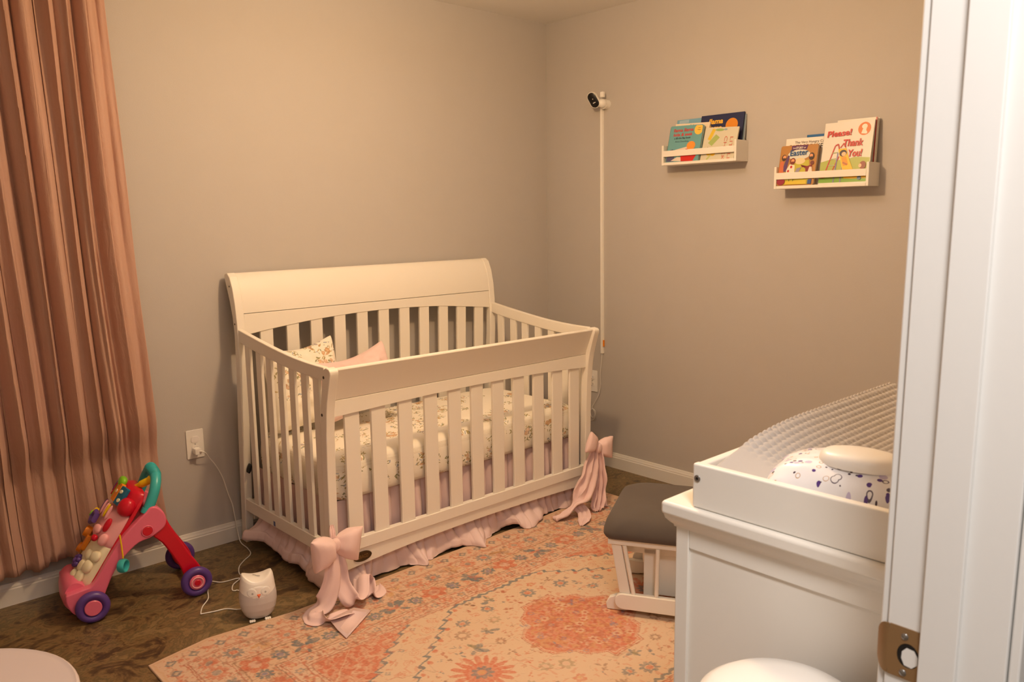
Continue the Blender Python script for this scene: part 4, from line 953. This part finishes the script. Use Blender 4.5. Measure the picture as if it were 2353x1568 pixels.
_cm = {}
def cm(c, r=.35):
    if c not in _cm: _cm[c] = pm('print_%02x%02x%02x' % c, c, r)
    return _cm[c]
def book(y0, z0, x0, w, h, th, lean, roll, cover, label, texts=(), art=(), hard=True, group='picture books on the wall rails', rad=.0):
    # origin: lower left front corner; u = -y (to the right), v = up, n = into the wall
    A = Matrix(((0, 0, 1, 0), (-1, 0, 0, 0), (0, 1, 0, 0), (0, 0, 0, 1)))      # local x=u, y=v, z=n(+x world)
    rot = Matrix.Rotation(lean, 4, 'Y') @ A @ Matrix.Rotation(roll, 4, 'Z')
    e = empty('picture_book', (x0, y0, z0), label, 'book', group, rot=rot)
    c_ = .0016 if hard else .0006; ov = .002 if hard else 0
    pl_ = (lambda a, b, d_: (a, b, d_))
    o_ = rrect(0, 0, w, h, rad) if rad else [(0, 0), (w, 0), (w, h), (0, h)]
    m = M().prism(o_, pl_, 0, c_).prism(o_, pl_, th-c_, th); m.box((0, rad, 0), (c_, h-rad, th))
    obj('cover', m, cm(cover), e, local=True, smooth=False)
    obj('pages', M().box((c_, ov+rad*.3, c_), (w-ov, h-ov-rad*.3, th-c_)), 'paper', e, local=True, smooth=False)
    k = 0
    if art:
        m = M(); mats = []
        for col, poly in art:
            if col not in mats: mats.append(col)
            k += 1; m.cur = mats.index(col); zz = -.00012-.00012*k
            m.add([(a*w, b*h, zz) for a, b in poly], [tuple(range(len(poly)))[::-1]])
        obj('cover_picture', m, [cm(c) for c in mats], e, local=True, smooth=False)
    for (s_, col, u, v, size, wd, bold, ang, shear) in texts:
        vs, fs = text_mesh(s_, size*h, wd*w if wd else None, bold=bold*size*h, shear=shear, depth=.0002)
        ca, sa_ = math.cos(ang), math.sin(ang)
        obj('title', M().add([(u*w+p[0]*ca-p[1]*sa_, v*h+p[0]*sa_+p[1]*ca, -.00025-.00012*k-p[2]*.2) for p in vs], fs), cm(col), e, local=True, smooth=False)
    return e
def ellp(cx, cy, rx, ry, n=20, rot=0): return [(cx+rx*math.cos(a_)*math.cos(rot)-ry*math.sin(a_)*math.sin(rot), cy+rx*math.cos(a_)*math.sin(rot)+ry*math.sin(a_)*math.cos(rot)) for a_ in [2*PI*k/n for k in range(n)]]
def strip(a, b, w): 
    dx, dy = b[0]-a[0], b[1]-a[1]; l_ = math.hypot(dx, dy); nx_, ny_ = -dy/l_*w/2, dx/l_*w/2
    return [(a[0]+nx_, a[1]+ny_), (a[0]-nx_, a[1]-ny_), (b[0]-nx_, b[1]-ny_), (b[0]+nx_, b[1]+ny_)]
LN = math.radians(12); zf = 1.6325
# rail one, back to front
book(-.905, zf, -.045, .137, .205, .006, math.radians(9), 0, (120, 168, 196), 'light blue thin book standing at the back left of the corner rail', art=[((160, 190, 210), [(.1, .9), (.5, .92), (.5, .99), (.1, .98)])], hard=False)
book(-.900, zf, -.066, .195, .188, .007, LN, math.radians(-2), (236, 220, 196), 'cream book with red letters, mostly hidden behind the teal board book', texts=(('H', (190, 60, 40), .09, .78, .14, .08, .02, 0, 0), ('T', (190, 60, 40), .02, .60, .18, .11, .03, 0, 0), ('La', (70, 60, 60), .45, .94, .05, .10, 0, 0, 0)), art=[((170, 190, 150), [(.0, .0), (.12, .0), (.10, .42), (.02, .40)])])
book(-.898, zf, -.096, .185, .175, .013, LN, math.radians(-1.5), (108, 164, 170), 'teal board book with red title, front left on the corner rail', rad=.008,
     texts=(('llama llama', (206, 48, 40), .12, .83, .125, .60, .02, .02, .1), ('hide & seek', (206, 48, 40), .13, .71, .115, .58, .02, .02, .1), ('a lift-the-flap book', (40, 50, 60), .17, .63, .075, .50, .01, .02, .1), ('Anna Dewdney', (60, 80, 90), .21, .54, .065, .42, 0, .02, 0), ('with', (60, 60, 50), .86, .90, .035, .07, 0, .02, 0), ('flaps', (60, 60, 50), .85, .85, .035, .09, 0, .02, 0)),
     art=[((240, 196, 80), [(x, y) for x, y in ellp(.88, .87, .13, .14) if x < .99 and y < .99]), ((86, 84, 120), [(.02, .20), (.10, .34), (.18, .36), (.26, .22), (.26, .02), (.02, .02)]), ((226, 210, 196), [(.24, .34), (.62, .42), (.60, .12), (.34, .14), (.16, .04), (.55, .02), (.62, .02), (.62, .30)]), ((204, 44, 40), [(.44, .20), (.58, .36), (.82, .34), (.92, .18), (.84, .02), (.48, .02)]), ((230, 150, 60), ellp(.72, .44, .13, .12))])
book(-1.046, zf, -.032, .232, .200, .004, math.radians(7.5), 0, (130, 146, 160), 'grey blue thin book at the very back right of the corner rail', hard=False)
book(-1.043, zf, -.052, .228, .213, .006, math.radians(11), 0, (38, 44, 84), 'navy blue book with big yellow title on the corner rail',
     texts=(('llama', (240, 186, 60), .19, .80, .155, .34, .035, .0, .15), ('llama', (240, 186, 60), .18, .655, .155, .34, .035, .0, .15)), art=[((222, 140, 40), ellp(.74, .74, .14, .15))])
book(-1.090, zf, -.090, .178, .152, .006, LN, math.radians(-3), (212, 206, 186), 'pale picture book with chicks standing sideways, front right on the corner rail',
     texts=(('LITTLE', (200, 110, 90), .80, .70, .15, .62, .0, -PI/2, 0), ('CHICK', (200, 110, 90), .63, .72, .15, .62, .0, -PI/2, 0)),
     art=[((222, 190, 60), strip((.17, .62), (.28, .95), .10)), ((168, 186, 110), strip((.22, .48), (.42, .74), .16)), ((150, 180, 110), ellp(.45, .92, .13, .04)), ((230, 190, 40), ellp(.24, .25, .10, .11)), ((226, 180, 40), ellp(.36, .22, .08, .09)), ((190, 200, 130), strip((.2, .02), (.30, .16), .05)), ((120, 90, 50), strip((.12, .32), (.18, .40), .02)), ((150, 176, 196), ellp(.62, .93, .05, .03))])
# rail two
zf = 1.5005
book(-1.575, zf, -.030, .093, .213, .006, math.radians(5), 0, (16, 96, 156), 'thin blue book standing behind the white one near the door', hard=True)
book(-1.487, zf, -.066, .225, .205, .009, LN, 0, (238, 230, 220), 'white book with black lettering between the small brown and the tall red-lettered books',
     texts=(('The Very Hungry Caterpillar', (70, 60, 56), .19, .885, .075, .80, 0, 0, 0), ('EATS BREAKFAST', (40, 34, 34), .09, .755, .15, .86, .012, 0, 0), ('ok', (50, 50, 50), .81, .10, .08, .05, .01, 0, 0)),
     art=[((200, 60, 50), strip((.82, .61), (.97, .63), .02)), ((200, 60, 50), strip((.82, .57), (.97, .585), .02)), ((200, 60, 50), strip((.82, .655), (.95, .665), .012)), ((200, 60, 50), [(.80, .44), (.88, .42), (.96, .50), (.95, .53), (.88, .46), (.80, .47)]), ((200, 60, 50), [(.80, .39), (.90, .37), (.97, .44), (.96, .47), (.90, .40), (.80, .41)]), ((40, 40, 40), strip((.78, .28), (.96, .36), .025)), ((40, 40, 40), strip((.78, .28), (.80, .18), .02))])
book(-1.716, zf, -.050, .163, .258, .022, math.radians(4), 0, (226, 222, 214), 'thick pale book standing behind the tall red-lettered book', art=[((180, 60, 60), [(.97, .0), (1, .0), (1, 1), (.97, 1)])])
book(-1.487, zf, -.098, .168, .172, .016, LN, 0, (178, 126, 62), 'small brown board book titled Easter, front left on the rail near the door', rad=.008,
     texts=(('THE', (236, 226, 220), .33, .905, .045, .08, .02, 0, 0), ('STORY', (236, 226, 220), .42, .90, .075, .19, .03, 0, 0), ('OF', (236, 226, 220), .62, .905, .045, .06, .02, 0, 0), ('Easter', (36, 84, 140), .28, .735, .20, .48, .018, .03, 0)),
     art=[((88, 40, 96), [(.29, .88), (.70, .88), (.73, .99), (.29, .99)]), ((214, 214, 206), ellp(.51, .76, .30, .13)), ((190, 180, 60), [(.18, .38), (.45, .60), (.80, .62), (.85, .30), (.84, .02), (.16, .02)]), ((226, 206, 160), ellp(.56, .60, .14, .08)),
          ((92, 62, 110), [(.16, .60), (.22, .76), (.27, .74), (.22, .34), (.10, .36)]), ((204, 110, 70), [(.02, .28), (.03, .60), (.12, .62), (.15, .30)]), ((70, 46, 36), ellp(.12, .70, .065, .08)), ((224, 158, 112), ellp(.130, .715, .045, .045)), ((70, 46, 36), ellp(.128, .665, .045, .028)),
          ((120, 50, 34), ellp(.37, .60, .075, .085)), ((224, 158, 112), ellp(.370, .615, .045, .042)), ((120, 50, 34), ellp(.375, .565, .05, .03)), ((236, 222, 204), [(.22, .38), (.30, .53), (.44, .50), (.46, .26), (.24, .26)]), ((190, 40, 40), ellp(.28, .36, .03, .03)), ((190, 40, 40), ellp(.35, .46, .03, .035)), ((150, 140, 160), [(.44, .24), (.50, .42), (.62, .44), (.54, .24)]),
          ((130, 36, 36), [(.60, .50), (.64, .44), (.78, .46), (.90, .50), (.92, .24), (.76, .24), (.74, .40)]), ((60, 44, 40), ellp(.86, .70, .07, .09)), ((224, 150, 100), ellp(.85, .715, .045, .045)), ((60, 44, 40), ellp(.852, .66, .048, .035)), ((110, 50, 40), ellp(.90, .54, .05, .05)), ((230, 210, 200), [(.80, .26), (.84, .44), (.90, .44), (.94, .28)]),
          ((150, 40, 60), ellp(.12, .10, .11, .09)), ((40, 80, 150), [(.84, .02), (.84, .12), (.94, .14), (.94, .02)]), ((216, 190, 60), [(.24, .02), (.24, .10), (.80, .12), (.82, .02)]), ((90, 80, 50), strip((.34, .10), (.33, .20), .015)), ((90, 80, 50), strip((.44, .10), (.46, .20), .015))])
RD = (196, 52, 46)
book(-1.671, zf, -.088, .205, .252, .009, math.radians(10), 0, (224, 220, 212), 'tall cream book with red lettering Please! Thank You! on the rail near the door',
     texts=(('Please!', RD, .08, .765, .135, .50, .03, .04, .1), ('Thank', RD, .43, .60, .155, .40, .03, 0, .12), ('You!', RD, .55, .43, .155, .28, .03, 0, .12)),
     art=[((170, 180, 90), [(.0, .02), (.0, .36), (.2, .40), (.45, .38), (.7, .42), (.99, .40), (.99, .02)]), ((120, 170, 60), [(.0, .02), (.99, .02), (.99, .06), (.0, .10)]), ((214, 116, 44), ellp(.815, .865, .125, .105)), ((236, 226, 212), ellp(.815, .90, .055, .04)), ((236, 226, 212), [(.76, .79), (.78, .85), (.80, .88), (.86, .88), (.85, .84), (.88, .80), (.86, .78)]),
          ((182, 56, 44), strip((.09, .10), (.27, .62), .025)), ((182, 56, 44), strip((.27, .62), (.33, .64), .025)), ((182, 56, 44), strip((.33, .64), (.36, .56), .025)), ((182, 56, 44), strip((.22, .12), (.37, .44), .022)), ((182, 56, 44), strip((.38, .58), (.44, .65), .022)), ((182, 56, 44), strip((.44, .65), (.49, .58), .022)), ((130, 120, 170), strip((.31, .02), (.34, .50), .022)), ((130, 120, 170), strip((.45, .02), (.46, .30), .022)),
          ((170, 180, 140), strip((.20, .40), (.34, .41), .014)), ((170, 180, 140), strip((.17, .30), (.31, .30), .014)), ((170, 180, 140), strip((.14, .20), (.26, .19), .014)), ((170, 180, 140), strip((.23, .50), (.34, .51), .014)),
          ((244, 190, 40), [(.34, .56), (.50, .57), (.60, .36), (.72, .16), (.92, .12), (.96, .20), (.96, .08), (.70, .07), (.52, .08), (.44, .30)]), ((56, 44, 50), ellp(.45, .49, .075, .055)), ((240, 190, 150), ellp(.465, .475, .045, .035)), ((236, 150, 40), [(.42, .43), (.52, .43), (.58, .30), (.48, .28)]), ((180, 110, 60), strip((.46, .34), (.56, .30), .03)),
          ((136, 62, 44), ellp(.87, .28, .065, .065)), ((240, 190, 150), ellp(.82, .275, .03, .03)), ((90, 120, 160), ellp(.83, .08, .04, .035)), ((180, 60, 50), ellp(.08, .115, .07, .02))])

# ================================================================== DRESSER, TRAY, PAD
dz = empty('changing_dresser', (-1.62, -2.70, 0), 'white dresser with moulded top standing by the doorway', 'dresser')
DX0, DX1, DY0, DY1 = -2.170, -1.02, -2.472, -2.915
T0 = .870
obj('top_board', M().box((DX0-.022, DY0+.020, T0-.026), (DX1+.022, DY1-.004, T0)), 'dresser', dz, bevel=.007, seg=3)
cv = []
for k in range(7): a_ = PI/2*k/6; cv.append((.016*(1-math.sin(a_)), -.020*(1-math.cos(a_)) if False else -.020*(k/6)))
m = M(); secs = []
for off, z in ((.016, T0-.026), (.014, T0-.034), (.009, T0-.040), (.003, T0-.046), (.002, T0-.050), (0, T0-.050)): secs.append([(DX0-off, DY0+off, z), (DX0-off, DY1, z), (DX1+off, DY1, z), (DX1+off, DY0+off, z)])
m.loft(secs); obj('cove_moulding', m, 'dresser', dz, ang=50)
PW = .028
for x0 in (DX0, DX1-PW-.02):
    for y0 in (DY0, DY1+PW+.02): obj('corner_post', M().box((x0, y0, 0), (x0+PW+.02, y0-PW, T0-.048)), 'dresser', dz, bevel=.0025)
for x0, x1 in ((DX0, DX0+.018), (DX1-.018, DX1)):
    xx = (x0+.0015, x1) if x0 == DX0 else (x0, x1-.0015)
    obj('side_rail', M().box((xx[0], DY0-PW, T0-.086), (xx[1], DY1+PW, T0-.049)), 'dresser', dz, bevel=.0015)
    obj('side_rail', M().box((xx[0], DY0-PW, .06), (xx[1], DY1+PW, .12)), 'dresser', dz, bevel=.0015)
    xx = (x0+.006, x0+.014) if x0 == DX0 else (x1-.014, x1-.006)
    obj('side_panel', M().box((xx[0], DY0-PW, .115), (xx[1], DY1+PW, T0-.083)), 'dresser', dz, smooth=False)
obj('back_panel', M().box((DX0+.02, DY1+.004, .06), (DX1-.02, DY1+.010, T0-.05)), 'dresser', dz, smooth=False)
dh = (T0-.05-.10)/4
for r in range(4):
    for c in ((DX0+.052, (DX0+DX1)/2-.004), ((DX0+DX1)/2+.004, DX1-.052)):
        z0 = .10+r*dh+.004; dr = obj('drawer', M().box((c[0], DY0-.002, z0), (c[1], DY0-.020, z0+dh-.008)), 'dresser', dz, bevel=.002)
        obj('knob', M().disc(((c[0]+c[1])/2, DY0-.002, z0+dh/2), (0, 1, 0), .012, .022), 'dresser', dr)
tr_ = empty('changing_tray', (-1.75, -2.72, T0), 'white open changing tray standing on the dresser top', 'changing tray')
TX0, TX1, TY0, TY1, TT = -2.180, -1.38, -2.512, -2.912, .951
tb = obj('side_board', M().box((TX0, TY0, T0+.0005), (TX0+.017, TY1, TT)), 'dresser', tr_, bevel=.004, seg=3)
obj('side_board', M().box((TX1-.017, TY0, T0+.0005), (TX1, TY1, TT)), 'dresser', tr_, bevel=.004, seg=3)
obj('long_board', M().box((TX0+.0175, TY0-.0, T0+.0005), (TX1-.0175, TY0-.017, TT-.002)), 'dresser', tr_, bevel=.003)
obj('long_board', M().box((TX0+.0175, TY1+.017, T0+.0005), (TX1-.0175, TY1, TT-.002)), 'dresser', tr_, bevel=.003)
b_ = obj('bolt', M().disc((TX0-.0003, -2.523, .925), (-1, 0, 0), .0062, .0016), 'steel', tb)
obj('socket', M().disc((TX0-.0017, -2.523, .925), (-1, 0, 0), .0026, .0006), 'dark', b_)
# contoured pad with dimpled cover
m = M(); PX0, PX1, PY0, PY1 = -2.160, -1.400, -2.531, -2.893
def padz(u, v):
    edge = 1-(abs(2*v-1))**1; z = .938+.056*(abs(2*v-1)**1.7)
    z -= .045*max(0, (abs(2*v-1)-.90)/.10)**2
    endr = min(u/.42, 1); z = z-.040*(1-endr)**2.2*(.35+.65*abs(2*v-1)); z -= .05*max(0, (u-.96)/.04)**2
    return z
sp = .0165
def pad(u, v):
    x = PX0+(PX1-PX0)*u; y = PY0+(PY1-PY0)*v; r_i = round(y/(sp*.866)); ox = (r_i % 2)*sp/2; cx = round((x-ox)/sp)*sp+ox; cy = r_i*sp*.866
    d2 = ((x-cx)**2+(y-cy)**2)/(sp*.5)**2; k = 1 if u > .14 else max(0, (u-.09)/.05)
    return (x, y, padz(u, v)+k*.0052*max(0, 1-d2))
m.grid(pad, 330, 170)
n1, n2_ = 330, 170; low_ = []
bnd = [i*(n2_+1) for i in range(n1+1)]+[n1*(n2_+1)+j for j in range(1, n2_+1)]+[i*(n2_+1)+n2_ for i in range(n1-1, -1, -1)]+[j for j in range(n2_-1, 0, -1)]
b0 = len(m.v); m.v += [(m.v[i][0], m.v[i][1], T0+.002) for i in bnd]; nb_ = len(bnd)
for i in range(nb_): j = (i+1) % nb_; m.f.append((bnd[i], bnd[j], b0+j, b0+i)); m.mi.append(0)
m.f.append(tuple(range(b0, b0+nb_))); m.mi.append(0)
tag(obj('changing_pad', m, 'minky', ang=70), 'grey dimpled contoured changing pad lying in the tray', 'changing pad')
# wipes pack
m = M(); vs = []; uvl = []; n = 40
wc = Vector((-2.076, -2.755, .942)); wa = Vector((.12, -1, 0)).normalized(); wb = Vector((1, .12, 0)).normalized()
HW, HH = .128, .074
for sgn in (1, -1):
    for i in range(n+1):
        for j in range(n+1):
            u = -1+2*i/n; v = -1+2*j/n; th = (max(0, 1-abs(u)**3.2))**.55*(max(0, 1-abs(v)**3.5))**.5
            wr = .0025*noise.noise(Vector((u*6, v*5, 3)))+.002*math.sin(v*16)*abs(u)**5
            k1 = 1+.02*math.sin(v*9); p = wc+wa*(u*HW*k1)+wb*(v*HH*(1-.08*u*u))+Vector((0, 0, (sgn*.5+.5)*th*.046-(.5-sgn*.5)*th*.012+wr+.004-.010*max(0, -v)))
            vs.append(p); uvl.append((u*HW*1.15, v*HH*1.5+sgn))
q = (n+1)**2; fs = []
for i in range(n):
    for j in range(n):
        a, b, c2_, d2_ = i*(n+1)+j, (i+1)*(n+1)+j, (i+1)*(n+1)+j+1, i*(n+1)+j+1; fs += [(a, b, c2_, d2_), (q+a, q+d2_, q+c2_, q+b)]
m.add(vs, fs)
we = empty('wipes_pack', wc, 'white baby wipes pack with purple dots and an oval plastic lid', 'wipes')
me_ = [tuple(p) for p in m.v]; obj('pouch', m, 'wipes', we, uvs=uvl, ang=80)
m = M(); lc = wc+wa*.010-wb*.010; secs = []
for r, z in ((1.0, .040), (1.03, .046), (1.0, .054), (.90, .0595), (.7, .0625), (.4, .0638), (.05, .064)):
    secs.append([lc+wa*(.062*r*math.copysign(abs(math.cos(a_))**.9, math.cos(a_)))+wb*(.043*r*math.copysign(abs(math.sin(a_))**.9, math.sin(a_)))+Vector((0, 0, z)) for a_ in [2*PI*k/48 for k in range(48)]])
m.loft(secs); obj('lid', m, 'owl_mask', we, ang=50)

# ================================================================== OTTOMAN
a2 = Vector((.872, .489, 0)).normalized(); b2_ = Vector((.489, -.872, 0)).normalized()
ot = empty('glider_ottoman', (-1.30, -1.60, .0085), 'white glider ottoman with charcoal grey cushion beside the dresser', 'ottoman', rot=Matrix(((b2_.x, a2.x, 0, 0), (b2_.y, a2.y, 0, 0), (0, 0, 1, 0), (0, 0, 0, 1))))
zo = -.0085
m = M(); secs = []
CW0, CW1, CA0, CA1 = -.042, .425, -.02, .415
for z, ins, rr in ((.284, .016, .03), (.286, .006, .04), (.296, 0, .045), (.312, .000, .05), (.335, .006, .06), (.352, .016, .07), (.364, .032, .08), (.372, .060, .08), (.377, .11, .07), (.379, .17, .04)):
    secs.append([(x, y, z+zo) for x, y in rrect(CW0+ins, CA0+ins, CW1-ins, CA1-ins, rr, 6)])
m.loft(secs); obj('cushion', m, 'suede', ot, local=True, ang=60)
def oprism(poly, d0, d1, name, bev=.003): return obj(name, M().prism([(a, b+zo) for a, b in poly], sv, d0, d1), 'crib', ot, local=True, bevel=bev)
Wd_ = .38
for d0 in (0.0, .375):
    oprism([(-.023, .262), (Wd_+.023, .262), (Wd_+.023, .282), (-.023, .282)], d0-.002, d0+.022, 'top_rail')
    for mir in (0, 1):
        fx = (lambda a: a) if not mir else (lambda a: Wd_-a)
        oprism([(fx(a), b) for a, b in ((-.012, .262), (.023, .262), (.056, .085), (.018, .085))], d0+.004, d0+.018, 'corner_post')
        m = M().tube([(fx(.034), d0+.004, .262+zo), (fx(.068), d0+.004, .085+zo)], .0072, 12); obj('spindle', m, 'crib', ot, local=True)
        m = M().tube([(fx(.149), d0+.004, .262+zo), (fx(.146), d0+.004, .085+zo)], .0072, 12); obj('spindle', m, 'crib', ot, local=True)
    rn = [(.030+.027*math.cos(a_), .058+.028*math.sin(a_)) for a_ in [PI/2+PI*k/8 for k in range(9)]]+[(Wd_-.030+.027*math.cos(a_), .058+.028*math.sin(a_)) for a_ in [-PI/2+PI*k/8 for k in range(9)]]
    oprism(rn, d0-.006, d0+.018, 'swing_rail', .003)
    bs_ = [(-.030, .008), (-.034, .030), (-.022, .052), (.0, .062), (.03, .060), (Wd_-.03, .060), (Wd_, .062), (Wd_+.022, .052), (Wd_+.034, .030), (Wd_+.030, .008), (Wd_-.03, .0085), (Wd_-.10, .022), (Wd_/2, .026), (.10, .022), (.03, .0085)]
    dd_ = .035 if d0 == 0 else -.03
    oprism(bs_, d0+dd_-.008, d0+dd_+.014, 'base_foot', .003)
oprism([(.02, .215), (Wd_-.02, .215), (Wd_-.02, .268), (.02, .268)], .060, .078, 'inner_rail')
for x in (.115, Wd_-.115): oprism([(x-.022, .05), (x+.022, .05), (x+.022, .235), (x-.022, .235)], .060, .076, 'inner_post')
oprism([(.13, .055), (Wd_-.13, .055), (Wd_-.13, .215), (.13, .215)], .085, .097, 'inner_board')
oprism([(.02, .215), (Wd_-.02, .215), (Wd_-.02, .268), (.02, .268)], .315, .333, 'inner_rail')
for x in (.115, Wd_-.115): oprism([(x-.022, .05), (x+.022, .05), (x+.022, .235), (x-.022, .235)], .317, .333, 'inner_post')
obj('pivot_peg', M().cyl((.085, .14, .205+zo), (.085, .185, .205+zo), .012), 'wood_peg', ot, local=True, label='natural wood pivot peg')
obj('turned_spindle', M().tube([(.088, .15, .20+zo), (.090, .15, .16+zo), (.095, .15, .12+zo)], [.011, .014, .010], 14), 'crib', ot, local=True)
obj('crossbar', M().box((.10, .03, .045+zo), (.14, .35, .062+zo)).box((Wd_-.14, .03, .045+zo), (Wd_-.10, .35, .062+zo)), 'crib', ot, local=True, bevel=.002)

# ================================================================== PAIL AND SIDE TABLE
pe = empty('diaper_pail', (-2.300, -2.770, 0), 'white bin with rounded lid at the bottom edge in front of the dresser', 'bin')
cxp, cyp = -2.325, -2.775
def ringc(r, z, c=(cxp, cyp), n=56, rx=1, ry=1): return [(c[0]+r*rx*math.cos(2*PI*k/n), c[1]+r*ry*math.sin(2*PI*k/n), z) for k in range(n)]
obj('body', M().loft([ringc(r, z) for r, z in ((.100, 0), (.108, .004), (.112, .02), (.120, .3), (.125, 0.616), (.124, 0.621))]), 'matte_white', pe, ang=50)
obj('lid', M().loft([ringc(r, z) for r, z in ((.126, 0.622), (.131, 0.626), (.132, 0.641), (.130, 0.659), (.122, 0.675), (.105, 0.687), (.075, 0.694), (.035, 0.697), (.002, 0.698))]), 'plastic', pe, ang=50)
st_ = empty('side_table', (-3.225, -1.60, 0), 'pale round-edged tabletop in the bottom left corner of the view', 'table')
c_ = (-3.225, -1.595)
obj('tabletop', M().loft([ringc(r, z, c_) for r, z in ((.235, .470), (.246, .474), (.250, .482), (.250, .492), (.2475, .498), (.2440, .500), (.2405, .4985), (.236, .4975), (.002, .4975))]), 'table', st_, ang=40)
for k in range(4):
    a_ = PI/4+k*PI/2; obj('leg', M().tube([(c_[0]+.15*math.cos(a_), c_[1]+.15*math.sin(a_), .472), (c_[0]+.20*math.cos(a_), c_[1]+.20*math.sin(a_), 0)], [.017, .012], 16), 'table', st_)
